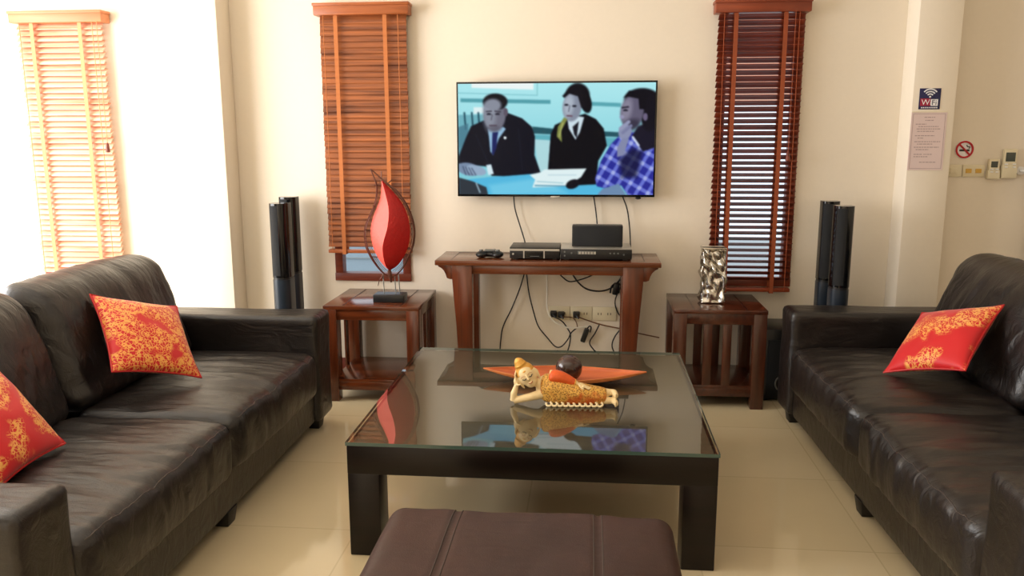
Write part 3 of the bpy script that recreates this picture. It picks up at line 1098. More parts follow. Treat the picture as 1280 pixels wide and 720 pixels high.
# ------------------------------------------------------------------ cushions
def make_cushion(loc, rot, side, mat, label):
    n = 36
    h = side / 2
    T = 0.058
    b = bmesh.new()
    grids = []
    for sg in (1, -1):
        g = []
        for j in range(n + 1):
            row = []
            for i in range(n + 1):
                u = -1 + 2 * i / n; v = -1 + 2 * j / n
                x = h * u * (1 - 0.085 * (1 - v * v) * abs(u) ** 3)
                y = h * v * (1 - 0.085 * (1 - u * u) * abs(v) ** 3)
                th = T * (max(0, 1 - u ** 2) ** 0.5) * (max(0, 1 - v ** 2) ** 0.5) ** 0.9
                th = T * (max(0, (1 - u * u) * (1 - v * v))) ** 0.5
                th *= 1 + 0.12 * noise.noise(Vector((u * 2.2 + loc[0] * 3, v * 2.2, sg)))
                row.append((x, y, sg * th))
            g.append(row)
        grids.append(g)
    vs = [[[None] * (n + 1) for _ in range(n + 1)] for _ in range(2)]
    for k in range(2):
        for j in range(n + 1):
            for i in range(n + 1):
                if k == 1 and (i in (0, n) or j in (0, n)):
                    vs[1][j][i] = vs[0][j][i]
                else:
                    vs[k][j][i] = b.verts.new(grids[k][j][i])
        for j in range(n):
            for i in range(n):
                q = [vs[k][j][i], vs[k][j][i + 1], vs[k][j + 1][i + 1], vs[k][j + 1][i]]
                if k == 1:
                    q.reverse()
                b.faces.new(q)
    t = empty('cushion', (0, 0, 0), label, 'cushion', 'red and gold cushions on the sofas')
    m = MB(); m.add(b, mat)
    m.build('cover', parent=t, angle=80)
    ring = [grids[0][0][i] for i in range(n)] + [grids[0][j][n] for j in range(n)] + [grids[0][n][n - i] for i in range(n)] + [grids[0][n - j][0] for j in range(n)]
    m = MB(); m.tube(ring, 0.004, 6, M['brocade_piping'], closed=True)
    m.build('piping', parent=t)
    t.location = loc
    t.rotation_euler = rot
    return t


make_cushion((-1.728, 2.999, 0.6214), (0.768, 0.294, 1.018), 0.37, M['brocade_a'], 'red cushion thickly patterned in gold, leaning near the far arm of its sofa')
make_cushion((-1.7382, 2.1359, 0.5813), (0.928, -0.031, 1.634), 0.36, M['brocade_b'], 'red cushion at the near end of the left sofa, cut by the frame')
make_cushion((1.4065, 3.3349, 0.591), (0.647, -0.275, -1.002), 0.36, M['brocade_c'], 'red cushion with scattered gold flowers on the sofa by the pillar')


# ------------------------------------------------------------------ coffee table
def make_coffee_table():
    x0, x1, y0, y1, zt = -0.79, 0.42, 2.515, 3.745, 0.404
    t = empty('coffee_table', ((x0 + x1) / 2, (y0 + y1) / 2, 0), 'large square black brown coffee table with a glass top', 'table')
    lw, gh, ah = 0.108, 0.012, 0.10
    zf = zt - gh
    for sx in (0, 1):
        for sy in (0, 1):
            a = x0 if sx == 0 else x1 - lw
            c = y0 if sy == 0 else y1 - lw
            m = MB(); m.box(a, a + lw, c, c + lw, 0, zf - ah + 0.002, bev=0.004, mat=M['coffee'])
            m.build('leg', parent=t)
    e = 0.0
    for (a, b_, c, d_) in ((x0, x1, y0, y0 + lw), (x0, x1, y1 - lw, y1), (x0, x0 + lw, y0 + lw, y1 - lw), (x1 - lw, x1, y0 + lw, y1 - lw)):
        m = MB(); m.box(a, b_, c, d_, zf - ah, zf - 0.001, bev=0.003, mat=M['coffee'])
        m.build('apron', parent=t)
    m = MB(); m.box(x0 + .012, x1 - .012, y0 + .006, y1 - .006, zf - 0.002, zf - 0.0004, mat=M['coffee_top'])
    m.box(x0 + lw - .002, x1 - lw + .002, y0 + lw - .002, y1 - lw + .002, zf - 0.03, zf - 0.001, mat=M['coffee_top'])
    m.build('table_panel', parent=t)
    m = MB()
    b = bmesh.new()
    bmesh.ops.create_cube(b, size=1.0)
    bmesh.ops.scale(b, vec=(x1 - x0 + 0.006, y1 - y0 + 0.006, gh), verts=b.verts)
    bmesh.ops.translate(b, vec=((x0 + x1) / 2, (y0 + y1) / 2, zf + gh / 2), verts=b.verts)
    m.add(b, M['glass'])
    m._mi(M['glass_edge'])
    for f in m.bm.faces:
        f.normal_update()
        if abs(f.normal.z) < 0.5:
            f.material_index = 1
    m.build('glass_top', parent=t)
    return zt


ZT = make_coffee_table()


# ------------------------------------------------------------------ reclining figure
def remesh(o, vox, smooth=2):
    md = o.modifiers.new('skin', 'REMESH')
    md.mode = 'VOXEL'
    md.voxel_size = vox
    md.use_smooth_shade = True
    if smooth:
        s = o.modifiers.new('soft', 'SMOOTH')
        s.iterations = smooth
        s.factor = 0.5
    return o


def make_figure():
    X, Y, Z = -0.078, 2.975, ZT
    P = lambda x, y, z: (X + x, Y + y, Z + z)
    t = empty('reclining_figurine', (X, Y, Z), 'painted wooden figurine in a gold robe lying on its side on the glass', 'figurine')
    # body: head, neck, propped arm, chest, far arm with hand, shins and feet as one surface
    m = MB()
    tilt = Euler((0, math.radians(-32), math.radians(8)))
    HC = P(-0.146, -0.012, 0.109)
    m.ellipsoid(HC, (0.034, 0.036, 0.044), rot=tilt)
    rt = tilt.to_matrix()
    hp = lambda x, y, z: tuple(Vector(HC) + rt @ Vector((x, y, z)))
    m.ellipsoid(hp(0, -0.006, -0.024), (0.024, 0.028, 0.024), rot=tilt)           # jaw
    m.tube([hp(0, -0.034, 0.012), hp(0, -0.041, -0.004), hp(0, -0.036, -0.010)], [0.003, 0.0055, 0.004], 8)   # nose
    m.ellipsoid(hp(0, -0.035, -0.021), (0.0085, 0.004, 0.0035), rot=tilt)        # mouth
    for s in (-1, 1):
        m.tube([hp(s * 0.034, 0.0, 0.012), hp(s * 0.038, 0.0, -0.004), hp(s * 0.036, -0.002, -0.026), hp(s * 0.034, -0.002, -0.036)], [0.005, 0.007, 0.005, 0.003], 8)   # long ears
    m.tube([hp(0.004, 0.004, -0.03), P(-0.108, 0.0, 0.078), P(-0.085, 0.004, 0.068)], [0.019, 0.018, 0.026], 12)
    m.ellipsoid(P(-0.07, 0.004, 0.06), (0.045, 0.034, 0.05))
    m.tube([P(-0.08, -0.012, 0.042), P(-0.13, -0.024, 0.03), P(-0.196, -0.02, 0.012)], [0.020, 0.015, 0.013], 12)  # upper arm down to the elbow
    m.tube([P(-0.198, -0.02, 0.012), P(-0.196, -0.020, 0.04), P(-0.186, -0.016, 0.07)], [0.013, 0.0125, 0.009], 12)   # forearm
    m.tube([P(-0.186, -0.016, 0.068), P(-0.187, -0.017, 0.086), P(-0.187, -0.015, 0.098)], [0.009, 0.012, 0.009], 10, flat=.7)          # palm on the cheek
    for k in range(4):
        m.tube([P(-0.187, -0.022 + k * 0.0065, 0.094), P(-0.191, -0.022 + k * 0.0065, 0.110), P(-0.188 + k * .0005, -0.020 + k * 0.0065, 0.124 + (0.004 if k in (1, 2) else 0))], [0.0042, 0.0038, 0.003], 8)
    m.tube([P(-0.186, -0.026, 0.076), P(-0.176, -0.032, 0.077), P(-0.167, -0.034, 0.081)], [0.0045, 0.004, 0.003], 8)  # thumb
    # upper side arm: shoulder along the flank to the hip
    m.tube([P(-0.062, 0.0, 0.108), P(-0.02, -0.004, 0.108), P(0.01, -0.008, 0.092), P(0.04, -0.012, 0.081)], [0.021, 0.017, 0.014, 0.010], 12)
    m.ellipsoid(P(0.054, -0.014, 0.078), (0.017, 0.011, 0.007), rot=Euler((0.2, 0.25, 0)))
    for k, (dy, ln) in enumerate(((-0.016, 0.016), (-0.008, 0.022), (0.0, 0.024), (0.008, 0.018))):
        m.tube([P(0.062, -0.012 + dy, 0.077), P(0.072, -0.014 + dy, 0.074), P(0.07 + ln, -0.017 + dy, 0.066)], [0.0042, 0.0038, 0.003], 8)
    m.tube([P(0.05, -0.024, 0.077), P(0.058, -0.032, 0.071), P(0.066, -0.035, 0.065)], [0.0045, 0.004, 0.003], 8)
    # legs inside the robe, shins and the two stacked feet
    for z, y in ((0.02, -0.012), (0.045, 0.006)):
        m.tube([P(-0.01, y * .5, 0.045), P(0.08, y, z + .004), P(0.15, y, z), P(0.172, y, z)], [0.03, 0.022, 0.015, 0.012], 12)
        m.tube([P(0.168, y + .006, z), P(0.178, y - 0.004, z), P(0.184, y - 0.022, z - .002), P(0.186, y - 0.036, z - .004)], [0.012, 0.0135, 0.010, 0.0075], 12, flat=1.0)
        for k in range(5):
            m.tube([P(0.183, y - 0.034, z + 0.006 - k * 0.0045), P(0.184 + 0.001 * (k == 0), y - 0.044 + k * 0.0015, z + 0.007 - k * 0.0045)], [0.0036, 0.0028], 6)
    o = m.build('body', M['skin_ivory'], t)
    remesh(o, 0.0021, 2)
    # painted face
    m = MB()
    for s in (-1, 1):
        m.tube(spline([hp(s * 0.006, -0.0365, 0.002), hp(s * 0.0135, -0.0365, -0.0005), hp(s * 0.021, -0.0325, 0.004)], 5), 0.0017, 6, M['ink'])
        m.tube(spline([hp(s * 0.005, -0.0375, 0.010), hp(s * 0.014, -0.0365, 0.0145), hp(s * 0.023, -0.0305, 0.010)], 5), 0.0007, 6, M['lips'])
    m.tube(spline([hp(-0.009, -0.037, -0.0195), hp(0, -0.0395, -0.0215), hp(0.009, -0.037, -0.0195)], 5), 0.0015, 6, M['lips'])
    m.build('painted_face', parent=t)
    # hair cap with topknot
    m = MB()
    m.ellipsoid(hp(0, 0.010, 0.012), (0.0365, 0.036, 0.040), rot=tilt)
    m.tube([hp(s_x, -0.028 + abs(s_x) * .5, 0.026 - abs(s_x) * .35) for s_x in [x * 0.006 for x in range(-5, 6)]], 0.004, 8)
    m.tube([hp(0, 0.006, 0.040), hp(0, 0.006, 0.054), hp(0, 0.008, 0.066), hp(0, 0.01, 0.076)], [0.022, 0.021, 0.017, 0.006], 14)
    m.tube([hp(0.020 * math.cos(a * PI / 8), 0.006 + 0.020 * math.sin(a * PI / 8), 0.049) for a in range(16)], 0.0045, 8, closed=True)
    o = m.build('hair', M['gold_hair'], t)
    remesh(o, 0.0025, 1)
    # robe: a tapering sleeve from the chest to the ankles with a scalloped hem on the glass
    m = MB()
    rings = []
    st = [(-0.092, 0.062, 0.030, 0.046), (-0.078, 0.062, 0.040, 0.054), (-0.05, 0.058, 0.047, 0.056), (-0.01, 0.050, 0.048, 0.049), (0.03, 0.045, 0.046, 0.043),
          (0.07, 0.040, 0.042, 0.038), (0.11, 0.036, 0.036, 0.034), (0.142, 0.034, 0.031, 0.031), (0.152, 0.034, 0.027, 0.027)]
    for i, (x, zc, ry, rz) in enumerate(st):
        ring = []
        for k in range(40):
            a = 2 * PI * k / 40
            wob = 1 + 0.03 * math.sin(a * 6 + x * 60)
            z = zc + rz * math.sin(a) * wob
            cc = math.copysign(abs(math.cos(a)) ** (0.55 if math.sin(a) < 0 else 1.0), math.cos(a))
            ring.append(P(x + 0.012 * math.cos(a) * (i == 0), ry * cc * wob, max(z, 0.0015)))
        rings.append(ring)
    m.loft(rings)
    o = m.build('robe', M['robe'], t)
    md = o.modifiers.new('round', 'SUBSURF'); md.levels = 2; md.render_levels = 2
    m = MB()
    for k in range(10):
        x = -0.062 + k * 0.021
        m.tube(spline([P(x - 0.012, -0.040 + k * .0010, 0.013), P(x - 0.008, -0.046 + k * .0010, 0.005), P(x + 0.003, -0.047 + k * .0010, 0.0042), P(x + 0.009, -0.042 + k * .0010, 0.010), P(x + 0.004, -0.038 + k * .0010, 0.017)], 5), 0.0042, 8)
    m.build('hem', M['ruffle'], t)
    # orange wrap over the flank and sleeve
    m = MB()
    rings = []
    for x, zc, rr in ((-0.068, 0.104, 0.021), (-0.05, 0.106, 0.027), (-0.02, 0.104, 0.025), (0.005, 0.094, 0.021), (0.028, 0.084, 0.0165), (0.034, 0.082, 0.013)):
        rings.append([P(x + 0.004 * math.sin(a * PI / 8), rr * 1.15 * math.cos(a * PI / 8) - 0.008, zc + rr * math.sin(a * PI / 8) * (1 + 0.05 * math.sin(a * 2.3 + x * 90))) for a in range(16)])
    m.loft(rings)
    o = m.build('sleeve', M['orange_cloth'], t)
    md = o.modifiers.new('round', 'SUBSURF'); md.levels = 2; md.render_levels = 2
    m = MB()
    m.tube([P(0.033 + 0.002 * math.sin(a * PI / 8), 0.0145 * math.cos(a * PI / 8) - 0.009, 0.082 + 0.0135 * math.sin(a * PI / 8)) for a in range(16)], 0.0028, 8, M['gold_hair'], closed=True)
    m.build('bracelet', parent=t)


make_figure()


def make_canoe():
    cx, cy = -0.095, 3.265
    t = empty('wooden_tray', (cx, cy, ZT), 'long pointed orange wooden tray behind the figurine on the glass', 'tray')
    n = 40
    hl = 0.335
    m = MB()
    outer, inner = [], []
    for i in range(n + 1):
        u = -1 + 2 * i / n
        w = 0.112 * max(0.0, 1 - abs(u) ** 1.6) + 0.0016
        zt = 0.033 + 0.014 * u * u
        zb = 0.001 + 0.041 * abs(u) ** 2.4
        x = cx + hl * u
        ro, ri = [], []
        for k in range(13):
            a = PI * k / 12
            c_, s_ = math.cos(a), math.sin(a)
            ro.append((x, cy + w * c_, ZT + zt - (zt - zb) * (s_ ** 0.7)))
            wi = max(0.001, w - 0.006)
            zi = min(zt - 0.001, zb + 0.006)
            ri.append((x, cy + wi * c_, ZT + zt - (zt - zi) * (s_ ** 0.7)))
        outer.append(ro); inner.append(ri)
    m.loft(outer, M['canoe'], cap=False, closed=False)
    m.loft(inner, M['canoe_in'], cap=False, closed=False)
    for a, b_ in ((0, 0), (12, 12)):
        rows = [[outer[i][a], inner[i][b_]] for i in range(n + 1)]
        m.loft(rows, M['canoe'], cap=False, closed=False)
    bmesh.ops.recalc_face_normals(m.bm, faces=m.bm.faces)
    m.build('tray_shell', parent=t, angle=50)
    m = MB(); m.ellipsoid((-0.075, 3.235, ZT + 0.0085 + 0.054), (0.054, 0.054, 0.054), M['ball'], nu=32, nv=20)
    tag(m.build('wooden_ball', origin=(-0.075, 3.235, ZT + 0.0085)), 'dark polished wooden ball lying in the orange tray', 'ball')


make_canoe()


# ------------------------------------------------------------------ ottoman
def make_ottoman():
    x0, x1, y0, y1, zt = -0.537, 0.232, 1.34, 2.105, 0.40
    cx, cy = (x0 + x1) / 2, (y0 + y1) / 2
    t = empty('leather_ottoman', (cx, cy, 0), 'brown leather ottoman with double seams in front of the coffee table', 'ottoman')
    sx, sy = x1 - x0, y1 - y0
    seams = (-0.19 * 1.0, 0.185)

    def f(p, n):
        q = p.copy()
        u, v = p.x / (sx / 2), p.y / (sy / 2)
        if p.z > 0:
            q.z += 0.014 * (1 - u ** 4) * (1 - v ** 4) - 0.008
            for s_ in seams:
                q.z -= 0.006 * math.exp(-((p.x - s_) / 0.008) ** 2)
            q.z += 0.0045 * noise.noise(Vector((p.x * 7, p.y * 7, 2))) + wr((p.y, p.x), 40.0, 4, 9, 0.0035)
        k = (p.z + 0.11) / 0.22
        q.x *= 1 + 0.03 * (1 - k)
        q.y *= 1 + 0.02 * (1 - k)
        return q
    m = MB()
    m.add(rounded_block(sx, sy, 0.22, 0.045, 0.011, f), M['leather_ott'], Matrix.Translation((cx, cy, 0.29)))
    c = m.build('top_cushion', parent=t, angle=70)
    m = MB()
    for s_ in seams:
        for d in (-0.011, 0.011):
            pts = []
            for i in range(60):
                y = -sy / 2 + 0.012 + (sy - 0.024) * i / 59
                zz = 0.11 if abs(y) < sy / 2 - 0.045 else 0.11 - 0.045 + math.sqrt(max(0, 0.045 ** 2 - (abs(y) - (sy / 2 - 0.045)) ** 2))
                p = f(Vector((s_ + d, y, zz)), Vector((0, 0, 1)))
                pts.append((p.x + cx, p.y + cy, p.z + 0.29))
            m.tube(pts, 0.0016, 5, M['thread'])
    m.build('seam', parent=c)
    m = MB(); m.box(x0 + 0.0, x1 - 0.0, y0 + 0.01, y1 - 0.01, 0.05, 0.2, bev=0.02, seg=3, mat=M['leather_ott'])
    m.build('base', parent=t)
    for fx in (x0 + 0.06, x1 - 0.06):
        for fy in (y0 + 0.07, y1 - 0.07):
            m = MB(); m.box(fx - .025, fx + .025, fy - .025, fy + .025, 0, 0.055, bev=0.004, mat=M['darkfoot'])
            m.build('foot', parent=t)


make_ottoman()


# ------------------------------------------------------------------ console table
ZCON = 0.748
def make_console():
    x0, x1, y0, y1 = -0.812, 0.372, 4.24, 4.59
    t = empty('console_table', ((x0 + x1) / 2, (y0 + y1) / 2, 0), 'reddish brown wooden console table under the television', 'table')
    m = MB()
    m.box(x0, x1, y0, y1, ZCON - 0.027, ZCON, bev=0.004, mat=M['cons'])
    for xx in (x0 + 0.085, x1 - 0.085):
        m.box(xx - 0.002, xx + 0.002, y0 + 0.03, y1 - 0.03, ZCON - 0.001, ZCON + 0.0006, mat=M['inlay'])
    for yy in (y0 + 0.045, y1 - 0.045):
        m.box(x0 + 0.085, x1 - 0.085, yy - 0.002, yy + 0.002, ZCON - 0.001, ZCON + 0.0006, mat=M['inlay'])
    m.build('table_top', parent=t)
    for yy in (y0 + 0.03,):
        m = MB(); m.box(x0 + 0.14, x1 - 0.14, yy, yy + 0.025, ZCON - 0.075, ZCON - 0.026, bev=0.002, mat=M['cons'])
        m.build('apron', parent=t)
    for s, xa in ((-1, x0), (1, x1)):
        m = MB(); m.box(min(xa - s * 0.115, xa - s * 0.14), max(xa - s * 0.115, xa - s * 0.14), y0 + 0.05, y1 - 0.05, ZCON - 0.075, ZCON - 0.026, bev=0.002, mat=M['cons'])
        m.build('apron', parent=t)
        for yy in (y0 + 0.015, y1 - 0.075):
            # leg: the outer side sweeps inwards on its way down, slightly flared at the foot
            prof = []
            out_z = [(0.088, ZCON - 0.026), (0.088, 0.66), (0.096, 0.55), (0.108, 0.40), (0.116, 0.25), (0.118, 0.10), (0.112, 0.0)]
            for d, z in out_z:
                prof.append((xa - s * d, z))
            prof += [(xa - s * 0.198, 0.0), (xa - s * 0.196, 0.25), (xa - s * 0.196, 0.5), (xa - s * 0.196, ZCON - 0.026)]
            m = MB()
            m.prism(prof, 'y', yy, yy + 0.06, M['cons_leg'], bev=0.003)
            m.build('leg', parent=t, angle=25)
            # curved corbel under the overhang
            cor = [(xa - s * 0.012, ZCON - 0.026), (xa - s * 0.014, ZCON - 0.036), (xa - s * 0.030, ZCON - 0.044), (xa - s * 0.044, ZCON - 0.058), (xa - s * 0.054, ZCON - 0.078),
                   (xa - s * 0.060, ZCON - 0.098), (xa - s * 0.075, ZCON - 0.104), (xa - s * 0.090, ZCON - 0.104), (xa - s * 0.090, ZCON - 0.026)]
            m = MB(); m.prism(cor, 'y', yy + 0.008, yy + 0.05, M['cons_leg'], bev=0.002)
            m.build('corbel', parent=t)


make_console()


def make_side_table(x0, x1, y0, y1, zt, wt, wl, label, slats_front, shelf_z):
    t = empty('side_table', ((x0 + x1) / 2, (y0 + y1) / 2, 0), label, 'table', 'wooden side tables beside the console')
    m = MB()
    m.box(x0, x1, y0, y1, zt - 0.022, zt, bev=0.003, mat=wt)
    m.box(x0 + 0.10, x0 + 0.104, y0 + 0.01, y1 - 0.01, zt - .001, zt + 0.0006, mat=M['inlay'])
    m.box(x1 - 0.104, x1 - 0.10, y0 + 0.01, y1 - 0.01, zt - .001, zt + 0.0006, mat=M['inlay'])
    m.build('table_top', parent=t)
    lw = 0.066
    for a in (x0 + 0.002, x1 - 0.002 - lw):
        for c in (y0 + 0.002, y1 - 0.002 - lw):
            m = MB(); m.box(a, a + lw, c, c + lw, 0, zt - 0.021, bev=0.003, mat=wl)
            m.build('leg', parent=t)
    for c in (y0 + 0.014, y1 - 0.036):
        m = MB(); m.box(x0 + lw, x1 - lw, c, c + 0.022, zt - 0.078, zt - 0.021, bev=0.002, mat=wt)
        m.build('apron', parent=t)
    for a in (x0 + 0.014, x1 - 0.036):
        m = MB(); m.box(a, a + 0.022, y0 + lw, y1 - lw, zt - 0.078, zt - 0.021, bev=0.002, mat=wt)
        m.build('apron', parent=t)
    m = MB(); m.box(x0 + 0.03, x1 - 0.03, y0 + 0.02, y1 - 0.02, shelf_z, shelf_z + 0.02, bev=0.003, mat=wt)
    for c in (y0 + 0.02, y1 - 0.042):
        m.box(x0 + lw, x1 - lw, c, c + 0.022, shelf_z - 0.04, shelf_z + 0.001, bev=0.002, mat=wt)
    for a in (x0 + 0.02, x1 - 0.042):
        m.box(a, a + 0.022, y0 + lw, y1 - lw, shelf_z - 0.04, shelf_z + 0.001, bev=0.002, mat=wt)
    m.build('shelf', parent=t)
    if slats_front:
        L = x1 - x0 - 2 * lw
        for c in (y0 + 0.022, y1 - 0.036):
            for f in (0.33, 0.62):
                xx = x0 + lw + L * f
                m = MB(); m.box(xx - 0.022, xx + 0.022, c, c + 0.012, shelf_z + 0.018, zt - 0.076, bev=0.002, mat=wl)
                m.build('slat', parent=t)
    else:
        L = y1 - y0 - 2 * lw
        for a in (x0 + 0.02, x1 - 0.034):
            for f in (0.3, 0.68):
                yy = y0 + lw + L * f
                m = MB(); m.box(a, a + 0.012, yy - 0.024, yy + 0.024, shelf_z + 0.018, zt - 0.076, bev=0.002, mat=wl)
                m.build('slat', parent=t)
    return t


ZS = 0.522
make_side_table(-1.385, -0.875, 4.105, 4.60, ZS, M['side'], M['side_leg'], 'glossy red brown side table carrying the red leaf lamp', False, 0.10)
make_side_table(0.435, 0.905, 4.16, 4.60, ZS, M['sideR'], M['sideR_leg'], 'dark brown slatted side table carrying the silver vase', True, 0.10)


# ------------------------------------------------------------------ leaf lamp
def make_leaf_lamp():
    yc = 4.255
    # px of a close view (4 px per photo px, from photo 440,200) to metres at this depth
    def Q(px, py, y=0.0):
        u = 440 + px / 4.0; v = 200 + py / 4.0
        x = -1.061 + (u - 487) * 0.004235 + (v - 300) * 0.00023
        z = 0.855 - (v - 300) * 0.004235
        return (x, yc + y, z)
    t = empty('leaf_lamp', (-1.061, yc, ZS), 'red leaf shaped table lamp in a bronze wire outline on a black block', 'lamp')
    m = MB(); m.box(-1.142, -0.976, yc - 0.05, yc + 0.05, ZS, ZS + 0.042, bev=0.004, mat=M['black'])
    m.build('base', parent=t)
    left = [(180, 108), (168, 185), (145, 240), (118, 295), (102, 360), (106, 430), (126, 490), (152, 530), (180, 558)]
    rid = [(181, 108), (202, 175), (216, 250), (206, 330), (182, 400), (172, 440), (170, 490), (173, 530), (180, 558)]
    right = [(183, 108), (238, 168), (280, 230), (300, 300), (302, 365), (288, 430), (258, 490), (220, 535), (180, 558)]
    ls = spline([Q(*p) for p in left], 5); rs = spline([Q(*p) for p in rid], 5); gs = spline([Q(*p) for p in right], 5)
    n = len(ls)
    def panel(A, B, ya, yb, mat, bulge):
        rows = []
        for i in range(n):
            k = math.sin(PI * i / (n - 1)) ** 0.8
            row = []
            for j in range(9):
                f = j / 8
                p = A[i].lerp(B[i], f)
                y = (ya * (1 - f) + yb * f) * k - bulge * math.sin(PI * f) * k
                row.append((p.x, p.y + y, p.z))
            rows.append(row)
        mm = MB(); mm.loft(rows, mat, cap=False, closed=False)
        # back skin
        rows2 = []
        for i in range(n):
            k = math.sin(PI * i / (n - 1)) ** 0.8
            rows2.append([(p[0], 2 * yc - p[1] + 0.0, p[2]) for p in rows[i]])
        mm.loft(rows2, mat, cap=False, closed=False)
        return mm
    panel(ls, rs, 0.0, -0.075, M['red_lit'], 0.004).build('lit_side_panel', parent=t, angle=60)
    panel(rs, gs, -0.075, 0.0, M['red_shaded'], 0.012).build('shaded_side_panel', parent=t, angle=60)
    outl = [(190, 600), (150, 572), (118, 535), (88, 480), (72, 425), (74, 352), (98, 295), (128, 240), (146, 190), (152, 135), (140, 85), (128, 52)]
    outr = [(180, 600), (222, 572), (256, 535), (288, 480), (314, 420), (324, 345), (312, 275), (288, 215), (252, 160), (215, 128), (180, 100), (150, 70), (128, 52)]
    m = MB()
    for dy in (-0.014, 0.014):
        m.tube(spline([Q(x, y, dy * math.sin(PI * min(1, (600 - y) / 520))) for x, y in outl], 6), 0.0035, 6, M['wire'])
        m.tube(spline([Q(x, y, dy * math.sin(PI * min(1, (600 - y) / 520))) for x, y in outr], 6), 0.0035, 6, M['wire'])
    e_l = [Vector(Q(x, y)) for x, y in left]
    for fr in (0.3, 0.55, 0.8):
        for edge, out_ in ((ls, outl), (gs, outr)):
            oo = spline([Q(x, y) for x, y in out_], 6)
            pts = []
            for i in range(0, n, 2):
                p = edge[i]
                side = [q for q in oo if (q.x - p.x) * (1 if out_ is outr else -1) > -0.004] or oo
                q = min(side, key=lambda q: abs(q.z - p.z) * 2 + abs(q.x - p.x))
                pts.append(p.lerp(q, fr))
            m.tube(pts, 0.0014, 5, M['wire'])
    for (a, b_) in (((100, 355), (72, 352)), ((138, 240), (124, 232)), ((300, 320), (326, 318)), ((275, 224), (300, 218)), ((128, 490), (92, 488)), ((258, 490), (284, 492)), ((140, 132), (175, 132)), ((200, 128), (232, 104)), ((178, 110), (182, 62))):
        m.tube([Q(a[0], a[1]), Q(b_[0], b_[1])], 0.003, 6, M['wire'])
    m.tube([Q(180, 555), Q(182, 585), Q(185, 618)], [0.010, 0.012, 0.004], 8, M['wire'])
    m.build('wire_outline', parent=t)
    for (a, b_) in (((146, 575), (146, 650)), ((205, 585), (205, 650)), ((226, 575), (226, 650))):
        m = MB(); m.tube([Q(*a), (Q(*b_)[0], yc, ZS + 0.04)], 0.003, 6, M['steel'])
        m.build('stand_rod', parent=t)
    m = MB()
    m.tube(spline([Q(110, 640, 0.02), Q(125, 610, 0.0), Q(140, 590, -0.005), Q(150, 574, 0)], 5), 0.002, 6, M['wire'])
    m.build('twig', parent=t)


make_leaf_lamp()


# ------------------------------------------------------------------ silver vase
def make_vase():
    x0, x1, y0, y1, z0, z1 = 0.586, 0.712, 4.31, 4.40, ZS, ZS + 0.293
    cx, cy = (x0 + x1) / 2, (y0 + y1) / 2

    def f(p, n):
        v = Vector((p.x * 26, p.y * 26, p.z * 16 + p.x * 14))
        d = abs(noise.noise(v)) * 0.016 + noise.noise(v * 2.3) * 0.004
        edge = min(1.0, (0.1465 - abs(p.z)) / 0.02)
        q = p + Vector((n.x, n.y, 0)) * (d - 0.006) * edge
        if abs(p.x) < (x1 - x0) / 2 - 0.012 and n.z > .5 and abs(p.z) < .14:
            pass
        if abs(p.y) >= (y1 - y0) / 2 - 0.012:
            q.y += math.copysign(1, p.y) * (d - 0.006) * edge
        if abs(p.x) >= (x1 - x0) / 2 - 0.012:
            q.x += math.copysign(1, p.x) * (d - 0.006) * 0.5 * edge
        return q
    t = empty('silver_vase', (cx, cy, z0), 'rectangular hammered silver vase on the dark slatted side table', 'vase')
    m = MB(); m.add(rounded_block(x1 - x0, y1 - y0, z1 - z0 - 0.004, 0.010, 0.005, f), M['hammer'], Matrix.Translation((cx, cy, (z0 + z1) / 2)))
    m.build('vase_body', parent=t, angle=80)
    m = MB()
    r = 0.006
    for (a, b_, c, d_) in ((x0, x1, y0, y0 + r), (x0, x1, y1 - r, y1), (x0, x0 + r, y0, y1), (x1 - r, x1, y0, y1)):
        m.box(a, b_, c, d_, z1 - 0.006, z1 + 0.004, bev=0.0015, mat=M['hammer'])
    m.box(x0 + r, x1 - r, y0 + r, y1 - r, z1 - 0.006, z1 - 0.001, mat=M['black'])
    m.build('rim', parent=t)


make_vase()


